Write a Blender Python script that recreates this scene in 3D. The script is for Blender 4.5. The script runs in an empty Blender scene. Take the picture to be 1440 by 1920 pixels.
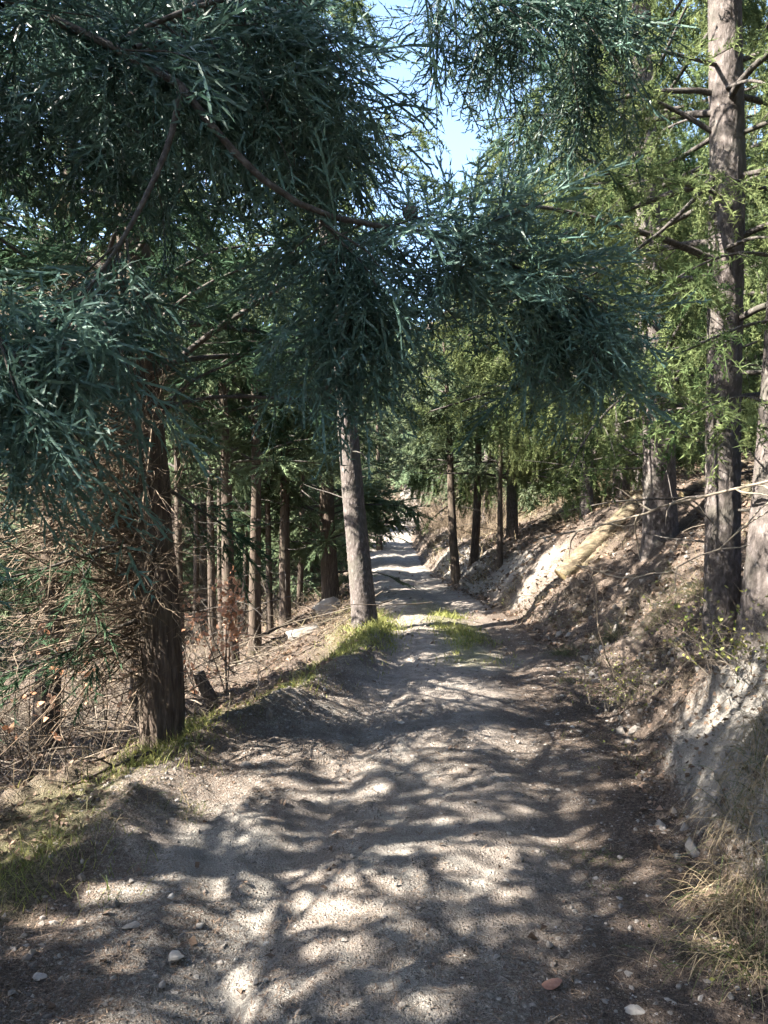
import bpy, math
import numpy as np
from mathutils import Vector

R = math.radians
scene = bpy.context.scene
COL = scene.collection

# ------------------------------------------------------------------ camera, sky, sun, exposure
F = 1397.0                      # focal length in photo pixels
HOR = 970.0                     # eye level in the photo
EYE = 1.6
cam_d = bpy.data.cameras.new("camera")
cam = bpy.data.objects.new("camera", cam_d)
COL.objects.link(cam)
cam.location = (0, 0, EYE)
cam.rotation_euler = (R(90) + math.atan((HOR - 960) / F), 0, 0)
cam_d.sensor_fit = 'VERTICAL'
cam_d.angle = 2 * math.atan(960 / F)
cam_d.clip_start = 0.05
cam_d.clip_end = 800
scene.camera = cam

SUN_TO = Vector((-0.90, -0.26, 0.0)).normalized()
SUN_EL = R(40)
world = bpy.data.worlds.new("World")
scene.world = world
world.use_nodes = True
nt = world.node_tree
bg = nt.nodes["Background"]
sky = nt.nodes.new("ShaderNodeTexSky")
sky.sky_type = 'NISHITA'
sky.sun_disc = False
sky.sun_elevation = SUN_EL
sky.sun_rotation = math.atan2(SUN_TO.x, SUN_TO.y)
sky.air_density = 1.0
sky.dust_density = 1.3
sky.ozone_density = 2.0
nt.links.new(sky.outputs[0], bg.inputs[0])
bg.inputs[1].default_value = 0.08

sun_d = bpy.data.lights.new("sun", 'SUN')
sun = bpy.data.objects.new("sun", sun_d)
COL.objects.link(sun)
sun_d.energy = 5.0
sun_d.angle = R(0.45)
sun_d.color = (1.0, 0.93, 0.82)
sdir = Vector((SUN_TO.x * math.cos(SUN_EL), SUN_TO.y * math.cos(SUN_EL), math.sin(SUN_EL)))
sun.rotation_euler = sdir.to_track_quat('Z', 'Y').to_euler()
sun.location = (-30, -10, 30)

vs = scene.view_settings
vs.view_transform = 'Standard'
vs.look = 'None'
vs.gamma = 1.0
vs.use_curve_mapping = False
vs.exposure = 3.2
cy = scene.cycles
cy.max_bounces = 5
cy.diffuse_bounces = 2
cy.glossy_bounces = 2
cy.transmission_bounces = 3
cy.transparent_max_bounces = 4
cy.caustics_reflective = False
cy.caustics_refractive = False
cy.use_denoising = True
cy.denoiser = 'OPENIMAGEDENOISE'
cy.denoising_input_passes = 'RGB_ALBEDO_NORMAL'
cy.use_adaptive_sampling = True
cy.adaptive_threshold = 0.022
cy.adaptive_min_samples = 24

def at(px, py, Y):
    """photo pixel at depth Y -> point in the place"""
    return np.array([(px - 720) / F * Y, Y, EYE - (py - HOR) / F * Y])

# ------------------------------------------------------------------ numpy helpers
def RNG(s):
    return np.random.default_rng(s)

_tab = RNG(7).random((256, 256))
def vnoise(x, y):
    xi = np.floor(x).astype(int); yi = np.floor(y).astype(int)
    fx = x - xi; fy = y - yi
    fx = fx * fx * (3 - 2 * fx); fy = fy * fy * (3 - 2 * fy)
    a = _tab[xi & 255, yi & 255]; b = _tab[(xi + 1) & 255, yi & 255]
    c = _tab[xi & 255, (yi + 1) & 255]; d = _tab[(xi + 1) & 255, (yi + 1) & 255]
    return (a * (1 - fx) + b * fx) * (1 - fy) + (c * (1 - fx) + d * fx) * fy
def fbm(x, y, o=4, g=0.5):
    s = 0; a = 1.0; t = 0
    for k in range(o):
        s = s + a * (vnoise(x * 2 ** k + 13.7 * k, y * 2 ** k + 5.1 * k) - 0.5); t += a; a *= g
    return s / t * 2
def sstep(a, b, x):
    t = np.clip((x - a) / (b - a), 0, 1)
    return t * t * (3 - 2 * t)
def norm(v):
    return v / np.maximum(np.linalg.norm(v, axis=-1, keepdims=True), 1e-9)

def mesh_from(name, V, Fa, mat, tint=None, smooth=False, attrs=None):
    V = np.ascontiguousarray(V, dtype=np.float32).reshape(-1, 3)
    Fa = np.ascontiguousarray(Fa, dtype=np.int32)
    n, k = Fa.shape
    me = bpy.data.meshes.new(name)
    me.vertices.add(len(V)); me.vertices.foreach_set("co", V.ravel())
    me.loops.add(n * k); me.loops.foreach_set("vertex_index", Fa.ravel())
    me.polygons.add(n); me.polygons.foreach_set("loop_start", np.arange(0, n * k, k, dtype=np.int32))
    me.polygons.foreach_set("use_smooth", np.full(n, smooth, dtype=bool))
    ats = dict(attrs or {})
    if tint is not None: ats["tint"] = tint
    for an, av in ats.items():
        a = me.attributes.new(an, 'FLOAT', 'POINT')
        a.data.foreach_set("value", np.ascontiguousarray(av, dtype=np.float32).ravel())
    me.update(calc_edges=True)
    me.materials.append(mat)
    return me

def link(name, me, parent=None, **props):
    o = bpy.data.objects.new(name, me)
    COL.objects.link(o)
    if parent is not None: o.parent = parent
    for k, v in props.items():
        if v is not None: o[k] = v
    return o
def thing(name, label, category, loc=(0, 0, 0), group=None):
    return setloc(link(name, None, label=label, category=category, group=group), loc)
def setloc(o, loc, rz=0.0, sc=1.0):
    o.location = tuple(float(c) for c in loc); o.rotation_euler = (0, 0, rz)
    o.scale = (sc, sc, sc) if np.isscalar(sc) else sc
    return o
def copy_thing(src, label, group, loc, rz=0.0, sc=1.0):
    c = src.copy(); COL.objects.link(c); setloc(c, loc, rz, sc)
    c["label"] = label; c["group"] = group
    for ch in src.children:
        d = ch.copy(); COL.objects.link(d); d.parent = c
    return c

def tubes(P, Rr, S=4):
    """P (T,K,3) polylines, Rr (T,K) radii -> verts, quads"""
    P = np.asarray(P, float); Rr = np.asarray(Rr, float)
    T, K, _ = P.shape
    t = norm(np.gradient(P, axis=1))
    m = norm(P[:, -1] - P[:, 0])
    ref = np.where(np.abs(m[:, 2:3]) > 0.8, np.array([[1.0, 0.13, 0]]), np.array([[0.1, 0.05, 1.0]]))
    n1 = norm(np.cross(t, np.broadcast_to(ref[:, None], t.shape)))
    n2 = np.cross(t, n1)
    a = np.arange(S) / S * 2 * np.pi
    V = P[:, :, None] + Rr[:, :, None, None] * (np.cos(a)[:, None] * n1[:, :, None] + np.sin(a)[:, None] * n2[:, :, None])
    i = np.arange(T * K * S).reshape(T, K, S)
    j = np.roll(i, -1, axis=2)
    Q = np.stack([i[:, :-1], j[:, :-1], j[:, 1:], i[:, 1:]], -1).reshape(-1, 4)
    return V.reshape(-1, 3), Q

def wander(start, d, L, K, curl, sag, rng):
    """T curved polylines: start (T,3), d (T,3), L (T,)"""
    T = len(start)
    P = np.zeros((T, K, 3)); P[:, 0] = start
    d = norm(d); st = (L / (K - 1))[:, None]
    bend = rng.normal(0, curl, (T, 3))
    for k in range(1, K):
        d = norm(d + bend * 0.6 + rng.normal(0, curl, (T, 3)) + np.array([0, 0, -1]) * np.asarray(sag).reshape(-1, 1))
        P[:, k] = P[:, k - 1] + d * st
    return P

def resample(pts, n):
    pts = np.asarray(pts, float)
    s = np.r_[0, np.cumsum(np.linalg.norm(np.diff(pts, axis=0), axis=1))]
    u = np.linspace(0, s[-1], n)
    Q = np.stack([np.interp(u, s, pts[:, i]) for i in range(3)], 1)
    for _ in range(2):
        Q[1:-1] = (Q[:-2] + 2 * Q[1:-1] + Q[2:]) / 4
    return Q

def join(parts):
    Vs, Fs, off = [], [], 0
    for V, Fa in parts:
        Vs.append(V); Fs.append(Fa + off); off += len(V)
    return np.concatenate(Vs), np.concatenate(Fs)

# ------------------------------------------------------------------ materials
def newmat(name):
    m = bpy.data.materials.new(name); m.use_nodes = True
    n = m.node_tree.nodes; l = m.node_tree.links
    return m, n, l, n["Principled BSDF"]
def noise_node(n, l, vec, scale, detail=4, rough=0.6):
    x = n.new("ShaderNodeTexNoise"); x.inputs["Scale"].default_value = scale
    x.inputs["Detail"].default_value = detail; x.inputs["Roughness"].default_value = rough
    l.new(vec, x.inputs["Vector"]); return x
def ramp(n, l, fac, stops):
    r = n.new("ShaderNodeValToRGB"); el = r.color_ramp.elements
    while len(el) < len(stops): el.new(0.5)
    for e, (p, c) in zip(el, stops):
        e.position = p; e.color = (*c, 1) if len(c) == 3 else c
    l.new(fac, r.inputs[0]); return r
def mixc(n, l, fac, a, b, mode='MIX'):
    x = n.new("ShaderNodeMix"); x.data_type = 'RGBA'; x.blend_type = mode
    for s, i in ((fac, 0), (a, 6), (b, 7)):
        if hasattr(s, "links"): l.new(s, x.inputs[i])
        else: x.inputs[i].default_value = s if i == 0 else (*s, 1)
    return x.outputs[2]
def math_node(n, l, op, a, b):
    x = n.new("ShaderNodeMath"); x.operation = op
    for i, s in enumerate((a, b)):
        if hasattr(s, "links"): l.new(s, x.inputs[i])
        else: x.inputs[i].default_value = s
    return x.outputs[0]

def mat_foliage(name, c0, c1, trans=0.35, rough=0.55):
    m, n, l, b = newmat(name)
    a = n.new("ShaderNodeAttribute"); a.attribute_name = "tint"
    oi = n.new("ShaderNodeObjectInfo")
    r = ramp(n, l, a.outputs["Fac"], [(0.0, c0), (1.0, c1)])
    hs = n.new("ShaderNodeHueSaturation")
    l.new(r.outputs[0], hs.inputs["Color"])
    mr = n.new("ShaderNodeMapRange"); mr.inputs[3].default_value = 0.75; mr.inputs[4].default_value = 1.25
    l.new(oi.outputs["Random"], mr.inputs[0]); l.new(mr.outputs[0], hs.inputs["Value"])
    mh = n.new("ShaderNodeMapRange"); mh.inputs[3].default_value = 0.485; mh.inputs[4].default_value = 0.515
    l.new(oi.outputs["Random"], mh.inputs[0]); l.new(mh.outputs[0], hs.inputs["Hue"])
    if rough < 0.5:
        l.new(hs.outputs[0], b.inputs["Base Color"])
        b.inputs["Roughness"].default_value = rough
        b.inputs["Specular IOR Level"].default_value = 0.3
    else:
        n.remove(b); b = n.new("ShaderNodeBsdfDiffuse"); l.new(hs.outputs[0], b.inputs[0])
    t = n.new("ShaderNodeBsdfTranslucent"); l.new(hs.outputs[0], t.inputs[0])
    mx = n.new("ShaderNodeMixShader"); mx.inputs[0].default_value = trans
    l.new(b.outputs[0], mx.inputs[1]); l.new(t.outputs[0], mx.inputs[2])
    l.new(mx.outputs[0], n["Material Output"].inputs[0])
    return m

def mat_bark(name, c0, c1, c2, vscale=(30, 30, 7), bump=0.02, sc=1.0):
    m, n, l, b = newmat(name)
    tc = n.new("ShaderNodeTexCoord"); mp = n.new("ShaderNodeMapping")
    mp.inputs["Scale"].default_value = vscale; l.new(tc.outputs["Object"], mp.inputs[0])
    n1 = noise_node(n, l, mp.outputs[0], 1.0 * sc, 6, 0.65)
    n2 = noise_node(n, l, tc.outputs["Object"], 2.3, 4, 0.6)
    r = ramp(n, l, n1.outputs["Fac"], [(0.30, c0), (0.52, c1), (0.72, c2)])
    c = mixc(n, l, ramp(n, l, n2.outputs["Fac"], [(0.5, (0, 0, 0)), (0.7, (1, 1, 1))]).outputs[0], r.outputs[0],
             (c1[0] * 0.9, c1[1] * 1.02, c1[2] * 0.9))
    l.new(c, b.inputs["Base Color"])
    b.inputs["Roughness"].default_value = 0.95; b.inputs["Specular IOR Level"].default_value = 0.15
    bp = n.new("ShaderNodeBump"); bp.inputs["Strength"].default_value = 0.9; bp.inputs["Distance"].default_value = bump
    l.new(n1.outputs["Fac"], bp.inputs["Height"]); l.new(bp.outputs[0], b.inputs["Normal"])
    return m

def mat_tint(name, c0, c1, rough=0.9, trans=0.0, mid=None):
    m, n, l, b = newmat(name)
    a = n.new("ShaderNodeAttribute"); a.attribute_name = "tint"
    st = [(0, c0), (1, c1)] if mid is None else [(0, c0), (0.5, mid), (1, c1)]
    r = ramp(n, l, a.outputs["Fac"], st)
    tc = n.new("ShaderNodeTexCoord"); ns = noise_node(n, l, tc.outputs["Object"], 60, 3)
    c = mixc(n, l, 0.35, r.outputs[0], ramp(n, l, ns.outputs["Fac"], [(0.3, (0.35,) * 3), (0.7, (1.25,) * 3)]).outputs[0], 'MULTIPLY')
    l.new(c, b.inputs["Base Color"])
    b.inputs["Roughness"].default_value = rough; b.inputs["Specular IOR Level"].default_value = 0.2
    if trans:
        t = n.new("ShaderNodeBsdfTranslucent"); l.new(c, t.inputs[0])
        mx = n.new("ShaderNodeMixShader"); mx.inputs[0].default_value = trans
        l.new(b.outputs[0], mx.inputs[1]); l.new(t.outputs[0], mx.inputs[2])
        l.new(mx.outputs[0], n["Material Output"].inputs[0])
    return m

def mat_ground(name):
    """soil with needle litter, pale clay and a green film where the masks say so"""
    m, n, l, b = newmat(name)
    tc = n.new("ShaderNodeTexCoord"); P = tc.outputs["Object"]
    def attr(k):
        a = n.new("ShaderNodeAttribute"); a.attribute_name = k; return a.outputs["Fac"]
    big = noise_node(n, l, P, 0.9, 5, 0.6); med = noise_node(n, l, P, 6, 6, 0.65)
    fine = noise_node(n, l, P, 55, 5, 0.7); grit = noise_node(n, l, P, 190, 3, 0.6)
    soil = ramp(n, l, med.outputs["Fac"], [(0.28, (0.13, 0.114, 0.102)), (0.5, (0.22, 0.193, 0.17)), (0.72, (0.32, 0.285, 0.248))]).outputs[0]
    clay = ramp(n, l, med.outputs["Fac"], [(0.3, (0.17, 0.16, 0.148)), (0.7, (0.30, 0.28, 0.25))]).outputs[0]
    lit = ramp(n, l, fine.outputs["Fac"], [(0.3, (0.042, 0.034, 0.029)), (0.5, (0.095, 0.074, 0.06)), (0.7, (0.19, 0.153, 0.126))]).outputs[0]
    cm = ramp(n, l, math_node(n, l, 'ADD', attr("clay"), math_node(n, l, 'MULTIPLY', math_node(n, l, 'SUBTRACT', med.outputs["Fac"], 0.5), 0.9)), [(0.42, (0, 0, 0)), (0.6, (1, 1, 1))]).outputs[0]
    lm = ramp(n, l, math_node(n, l, 'ADD', attr("litter"), math_node(n, l, 'MULTIPLY', math_node(n, l, 'SUBTRACT', fine.outputs["Fac"], 0.5), 1.4)), [(0.35, (0, 0, 0)), (0.65, (1, 1, 1))]).outputs[0]
    c = mixc(n, l, cm, soil, clay)
    c = mixc(n, l, lm, c, lit)
    c = mixc(n, l, math_node(n, l, 'MULTIPLY', attr("green"), 0.7), c, (0.12, 0.13, 0.045))
    g = ramp(n, l, grit.outputs["Fac"], [(0.32, (0.5,) * 3), (0.62, (1.18,) * 3)]).outputs[0]
    c = mixc(n, l, 0.85, c, g, 'MULTIPLY')
    hs = []
    for sc_, th in ((60, .42), (125, .5)):     # grit and small pebbles pressed into the soil
        vo = n.new("ShaderNodeTexVoronoi"); vo.inputs["Scale"].default_value = sc_; l.new(P, vo.inputs["Vector"])
        sep = n.new("ShaderNodeSeparateColor"); l.new(vo.outputs["Color"], sep.inputs[0])
        isp = ramp(n, l, sep.outputs[0], [(th, (0, 0, 0)), (th + .02, (1, 1, 1))]).outputs[0]
        dome = ramp(n, l, vo.outputs["Distance"], [(0.12, (1, 1, 1)), (0.48, (0, 0, 0))]).outputs[0]
        hgt = math_node(n, l, 'MULTIPLY', isp, dome); hs.append(hgt)
        val = ramp(n, l, sep.outputs[1], [(0.0, (0.62, 0.60, 0.58)), (0.6, (1.05, 1.02, 1.0)), (1.0, (1.55, 1.52, 1.5))]).outputs[0]
        m_ = ramp(n, l, hgt, [(0.25, (0, 0, 0)), (0.4, (1, 1, 1))]).outputs[0]
        c = mixc(n, l, math_node(n, l, 'MULTIPLY', m_, .75), c, mixc(n, l, 1.0, c, val, 'MULTIPLY'))
    l.new(c, b.inputs["Base Color"])
    b.inputs["Roughness"].default_value = 0.97; b.inputs["Specular IOR Level"].default_value = 0.1
    h = math_node(n, l, 'ADD', math_node(n, l, 'MULTIPLY', fine.outputs["Fac"], 1.0), math_node(n, l, 'MULTIPLY', grit.outputs["Fac"], 0.5))
    h = math_node(n, l, 'ADD', h, math_node(n, l, 'ADD', math_node(n, l, 'MULTIPLY', hs[0], .55), math_node(n, l, 'MULTIPLY', hs[1], .3)))
    bp = n.new("ShaderNodeBump"); bp.inputs["Strength"].default_value = 1.0; bp.inputs["Distance"].default_value = 0.022
    l.new(h, bp.inputs["Height"]); l.new(bp.outputs[0], b.inputs["Normal"])
    return m

M_ground = mat_ground("soil")
M_cyp = mat_foliage("cypress_teal", (0.026, 0.058, 0.042), (0.10, 0.175, 0.145), 0.28, 0.45)
M_cypd = mat_foliage("cypress_dark", (0.026, 0.050, 0.030), (0.070, 0.108, 0.062), 0.28)
M_cyp2 = mat_foliage("cypress_green", (0.068, 0.100, 0.058), (0.165, 0.198, 0.112), 0.45)
M_cedar = mat_foliage("cedar_green", (0.050, 0.085, 0.036), (0.20, 0.24, 0.105), 0.42)
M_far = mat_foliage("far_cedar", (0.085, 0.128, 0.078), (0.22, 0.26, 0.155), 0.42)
M_bark_grey = mat_bark("cedar_bark", (0.040, 0.034, 0.031), (0.082, 0.070, 0.065), (0.165, 0.145, 0.138), (26, 26, 12), 0.02)
M_bark_brown = mat_bark("cypress_bark", (0.028, 0.021, 0.017), (0.072, 0.056, 0.045), (0.14, 0.11, 0.09), (40, 40, 5), 0.02)
M_limb = mat_bark("limb_bark", (0.025, 0.022, 0.020), (0.060, 0.053, 0.048), (0.13, 0.118, 0.108), (60, 60, 60), 0.006)
M_twig = mat_tint("dead_twig", (0.045, 0.032, 0.023), (0.28, 0.225, 0.165), mid=(0.12, 0.09, 0.064))
M_brush = mat_tint("brushwood", (0.04, 0.032, 0.025), (0.26, 0.225, 0.18), mid=(0.11, 0.09, 0.071))
M_log = mat_bark("log_bark", (0.022, 0.018, 0.014), (0.10, 0.080, 0.055), (0.21, 0.172, 0.118), (6, 16, 16), 0.04)
M_cut = mat_bark("cut_wood", (0.28, 0.21, 0.11), (0.40, 0.31, 0.18), (0.47, 0.38, 0.23), (9, 60, 60), 0.003)
M_stone = mat_tint("limestone", (0.10, 0.087, 0.077), (0.36, 0.34, 0.31), mid=(0.20, 0.182, 0.165))
M_redstone = mat_tint("red_stone", (0.20, 0.095, 0.068), (0.32, 0.18, 0.135))
M_grass = mat_tint("grass", (0.085, 0.12, 0.03), (0.27, 0.26, 0.085), 0.6, 0.35)
M_straw = mat_tint("straw", (0.05, 0.08, 0.022), (0.31, 0.25, 0.165), 0.7, 0.3, mid=(0.18, 0.142, 0.088))
M_leaf = mat_tint("dry_leaf", (0.065, 0.045, 0.033), (0.29, 0.205, 0.15), 0.8, 0.25, mid=(0.14, 0.098, 0.072))
M_oak = mat_tint("oak_leaf", (0.40, 0.19, 0.10), (0.66, 0.42, 0.29), 0.7, 0.4)
M_needle = mat_tint("needle_litter", (0.06, 0.04, 0.03), (0.36, 0.27, 0.19), mid=(0.16, 0.11, 0.08))

# ------------------------------------------------------------------ the lie of the land
_ty = np.arange(-40, 200, 0.25)
def table(knots, win=9):
    k = np.array(knots, float)
    v = np.interp(_ty, k[:, 0], k[:, 1])
    ker = np.hanning(win + 2)[1:-1]; ker /= ker.sum()
    return np.convolve(np.pad(v, win // 2, mode='edge'), ker, 'valid')
_cx = table([(-20, -.6), (0, -.05), (2.3, 0), (4, .25), (6, .5), (9.3, .82), (12, .72), (16, .45), (25, .1), (35, .1), (45, .5), (60, 2.5), (90, 6)])
_wl = table([(-20, 1.7), (3, 1.75), (4.9, 1.85), (6.2, 1.5), (8.6, 1.2), (10.6, 1.05), (14, 1.1), (160, 1.1)])
_wr = table([(-20, 1.25), (4, 1.33), (10.2, 1.42), (16, 1.3), (25, 1.2), (160, 1.2)])
_zr = table([(-20, .1), (0, 0), (12, 0), (20, -.08), (30, 0), (40, .35), (50, 1.0), (70, 3), (160, 18)], 25)
_hb = table([(-20, 1.5), (4, 1.5), (12, 1.75), (16, 1.1), (25, .85), (160, .8)])
def T(tab, y): return np.interp(y, _ty, tab)
def edges(y): return T(_cx, y) - T(_wl, y), T(_cx, y) + T(_wr, y)

def ground_z(x, y, fine=True):
    x = np.asarray(x, float); y = np.asarray(y, float)
    c = T(_cx, y); eL, eR = edges(y); z0 = T(_zr, y)
    # wobble the edges so that they are not ruled lines
    w = 0.16 * fbm(x * 0.4 + 9, y * 0.9, 3)
    dl = eL + w - x; dr = x - eR - w
    d = np.maximum(dl, 0)
    zl = -(0.40 * np.minimum(d, 2.6) + 0.20 * np.clip(d - 2.6, 0, 10) + 0.08 * np.clip(d - 12.6, 0, 12)) + 0.30 * np.maximum(d - 26, 0)
    zl = zl * sstep(0, 0.35, d)
    d = np.maximum(dr, 0); hb = T(_hb, y)
    sl = np.interp(y, [3, 5, 6.5], [1.25, 1.05, 0.84])
    d1 = hb / sl
    zr = sl * np.minimum(d, d1) + 0.42 * np.maximum(d - d1, 0)
    zr = zr * sstep(-0.05, 0.30, d)
    z = z0 + zl + zr
    z = z + 0.24 * np.maximum(y - 54, 0)
    # ruts, crown, berm, gully
    u = x - c
    inroad = (1 - sstep(-0.1, 0.25, dl)) * (1 - sstep(-0.1, 0.2, dr))
    rut = -0.07 * np.exp(-((u + 0.62) / 0.22) ** 2) - 0.05 * np.exp(-((u - 0.68) / 0.22) ** 2)
    z = z + inroad * rut * sstep(0, 4, y)
    near = 1 - sstep(7, 12, y)
    z = z + near * 0.15 * np.exp(-((dl + 0.22) / 0.20) ** 2) * (0.75 + 1.1 * fbm(x * 1.1, y * 1.3 + 3, 3))
    gx = np.interp(y, [1, 2.2, 3, 4, 5, 6], [-.55, -.52, -.62, -.95, -1.05, -.9])
    z = z - 0.055 * np.exp(-(np.abs(x - gx - 0.10 * fbm(x * 0 + 3, y * 2.2, 3)) / 0.11) ** 1.6) * np.clip(0.7 + 0.8 * fbm(x * 0 + 2, y * 2 + 8, 3), .35, 1) * (1 - sstep(4.5, 6.5, y)) * sstep(-6, 1, y)
    z = z + 0.06 * fbm(x * 0.7, y * 0.7, 3) + 0.022 * fbm(x * 2.3 + 4, y * 2.3, 3)
    off = sstep(-0.1, 0.6, dl) + sstep(0.0, 0.5, dr)
    z = z + off * (0.16 * fbm(x * 1.4 + 31, y * 1.4, 4) + 0.25 * fbm(x * 0.25, y * 0.25 + 50, 3))
    if fine:
        z = z + (0.016 + 0.02 * sstep(0, .4, dr)) * fbm(x * 9, y * 9, 3) + 0.008 * fbm(x * 26, y * 26, 2)
        rdg = 1 - np.abs(fbm(x * 4.3 + 11, y * 3.1 + 5, 4)) * 2.2
        z = z - 0.024 * np.maximum(rdg, 0) ** 3 * (0.4 + fbm(x * .8, y * .8 + 70, 2)) * (1 - sstep(10, 16, y))
        z = z + off * (0.11 * (0.5 - np.abs(fbm(x * 2.6 + 21, y * 2.6, 4))) + 0.045 * fbm(x * 9, y * 9 + 3, 3))
        lump = np.maximum(fbm(x * 3.3 + 77, y * 3.3, 3), 0)
        z = z + 0.05 * lump * (1 - sstep(-1.0, -0.55, x - c)) * near
        z = z + 0.10 * np.maximum(fbm(x * 5 + 3, y * 5, 3), 0) * sstep(0.02, .2, dr) * (1 - sstep(.5, 1.1, dr)) * (1 - sstep(5, 8, y))
    return z

def axis(lo, hi, mid0, mid1, s0, g):
    v = [mid0]
    while v[-1] < mid1: v.append(v[-1] + s0)
    s = s0
    while v[-1] < hi: s *= 1 + g; v.append(v[-1] + s)
    w = [mid0]; s = s0
    while w[-1] > lo: s *= 1 + g; w.append(w[-1] - s)
    return np.array(w[:0:-1] + v)

def build_land():
    xs = axis(-70, 70, -2.2, 3.2, 0.027, 0.07)
    ys = axis(-14, 150, 1.7, 4.2, 0.024, 0.012)
    X, Y = np.meshgrid(xs, ys)
    Z = ground_z(X, Y)
    eL, eR = edges(Y); c = T(_cx, Y)
    w = 0.16 * fbm(X * 0.4 + 9, Y * 0.9, 3)
    dl = eL + w - X; dr = X - eR - w
    road = (dl < 0) & (dr < 0)
    u = X - c
    rl = 0.46 + 0.38 * fbm(X * 1.2 + 5, Y * 0.8, 4) - 0.26 * np.exp(-((u + 0.45) / 0.35) ** 2)
    rl = rl + 0.30 * sstep(0.2, 1.0, u) * (1 - sstep(9, 14, Y))
    edge = np.maximum(sstep(-0.55, 0.25, dl + 0.3 * fbm(X * 2.1, Y * 2.1, 3)), sstep(-0.5, 0.3, dr + 0.35 * fbm(X * 2.1 + 3, Y * 2.1, 3)))
    litter = rl * (1 - edge) + (0.86 + 0.35 * fbm(X * 1.6 + 2, Y * 1.6, 4)) * edge
    bank_clay = sstep(0.0, 0.25, dr) * (1 - sstep(0.7, 1.5, dr)) * np.interp(Y, [2, 3.2, 4.6, 5.6, 8, 11, 14, 18, 24, 30], [.2, .55, .6, .1, .0, .1, .6, .6, .4, .2]) * (0.8 + 0.9 * fbm(X * 1.1, Y * 1.1 + 8, 3))
    litter = litter - 1.1 * np.clip(bank_clay, 0, 1) - 0.6 * sstep(12, 18, Y) * road
    clay = 0.30 + 0.45 * fbm(X * 0.9 + 40, Y * 0.7, 3) + bank_clay + 0.3 * np.exp(-((X + 0.85) / 0.35) ** 2) * (Y < 7) * road + 0.12 * sstep(12, 18, Y) * road
    green = np.clip(0.75 * sstep(-0.35, 0.05, dl) * (1 - sstep(0.25, 0.8, dl)) * (Y < 14) * (0.6 + fbm(X * 1.7, Y * 1.7, 3)), 0, 1)
    green = np.maximum(green, np.exp(-((u - 0.25) / 0.30) ** 2) * sstep(7.8, 8.6, Y) * (1 - sstep(13, 15, Y)) * 0.75)
    green = np.maximum(green, np.where(dr > 2.5, 0.25 + 0.5 * fbm(X * .5, Y * .5, 3), 0))
    nx = len(xs); i = np.arange(X.size).reshape(X.shape)
    Q = np.stack([i[:-1, :-1], i[:-1, 1:], i[1:, 1:], i[1:, :-1]], -1).reshape(-1, 4)
    rc = road.ravel()[Q].sum(1); left = (dl.ravel()[Q].mean(1) > 0)
    V = np.stack([X, Y, Z], -1).reshape(-1, 3)
    for nm, sel in (("dirt_road", rc >= 2), ("forest_slope", (rc < 2) & left), ("earth_bank", (rc < 2) & ~left)):
        q = Q[sel]; used, inv = np.unique(q, return_inverse=True)
        me = mesh_from(nm, V[used], inv.reshape(q.shape), M_ground, smooth=True,
                       attrs={"clay": clay.ravel()[used], "litter": litter.ravel()[used], "green": green.ravel()[used]})
        link(nm, me, kind="structure")
build_land()

# ------------------------------------------------------------------ foliage templates (triangle soups along +X)
def tri(p0, p1, w, rng, flat=None):
    d = p1 - p0; r = rng.normal(size=3) if flat is None else flat
    s = np.cross(d, r); s = s / max(np.linalg.norm(s), 1e-6) * w * 0.5
    return [p0 - s, p0 + s, p1]
def quad(p0, p1, w0, w1, rng):
    d = p1 - p0; s = np.cross(d, rng.normal(size=3)); s = s / max(np.linalg.norm(s), 1e-6) * .5
    a, b, c, e = p0 - s * w0, p0 + s * w0, p1 + s * w1, p1 - s * w1
    return [a, b, c, a, c, e]

def spray_cypress(seed, L=0.28, nodes=12, sub=3, w=0.0060):
    """feathery spray: main shoot, side shoots, short scale-leaf twigs on those"""
    rng = RNG(seed); out = []
    cz = rng.uniform(.04, .08); cyy = rng.normal(0, .02)
    ax = lambda s: np.array([L * s, cyy * s * s, -cz * s * s])
    for k in range(3): out += quad(ax(k / 3), ax((k + 1) / 3), w * 1.2, w * 1.1, rng)
    for k in range(nodes):
        s = 0.04 + 0.94 * (k + rng.uniform(-.3, .3)) / (nodes - 1); s = min(max(s, .02), .99); p = ax(s); sd = 1 if k % 2 else -1
        ln = (0.105 * (1 - s) ** 0.7 + 0.030) * rng.uniform(0.6, 1.25)
        a = rng.uniform(0.6, 1.1); e = rng.normal(0, 0.38)
        d = np.array([math.cos(a), sd * math.sin(a) * math.cos(e), math.sin(a) * math.sin(e)])
        q = p + d * ln * 0.5; d2 = norm(d + np.array([0.45, 0, -0.2]) + rng.normal(0, .12, 3)); q2 = q + d2 * ln * 0.5
        out += quad(p, q, w, w, rng); out += tri(q, q2, w * 1.15, rng)
        m = max(3, int(sub * ln / 0.06))
        perp = np.cross(d, np.array([0, math.sin(e), math.cos(e)]))
        for j in range(m):
            t = 0.10 + 0.85 * (j + rng.random()) / m
            pp = p + (q - p) * t / 0.5 if t < 0.5 else q + (q2 - q) * (t - 0.5) / 0.5
            l2 = (0.014 + ln * rng.uniform(0.14, 0.30)) * (1.15 - 0.6 * t); s2 = 1 if j % 2 else -1
            dd = norm(d * 0.75 + s2 * perp * 0.7 + rng.normal(0, 0.22, 3))
            out += tri(pp, pp + dd * l2, w, rng)
    return np.array(out)

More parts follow.
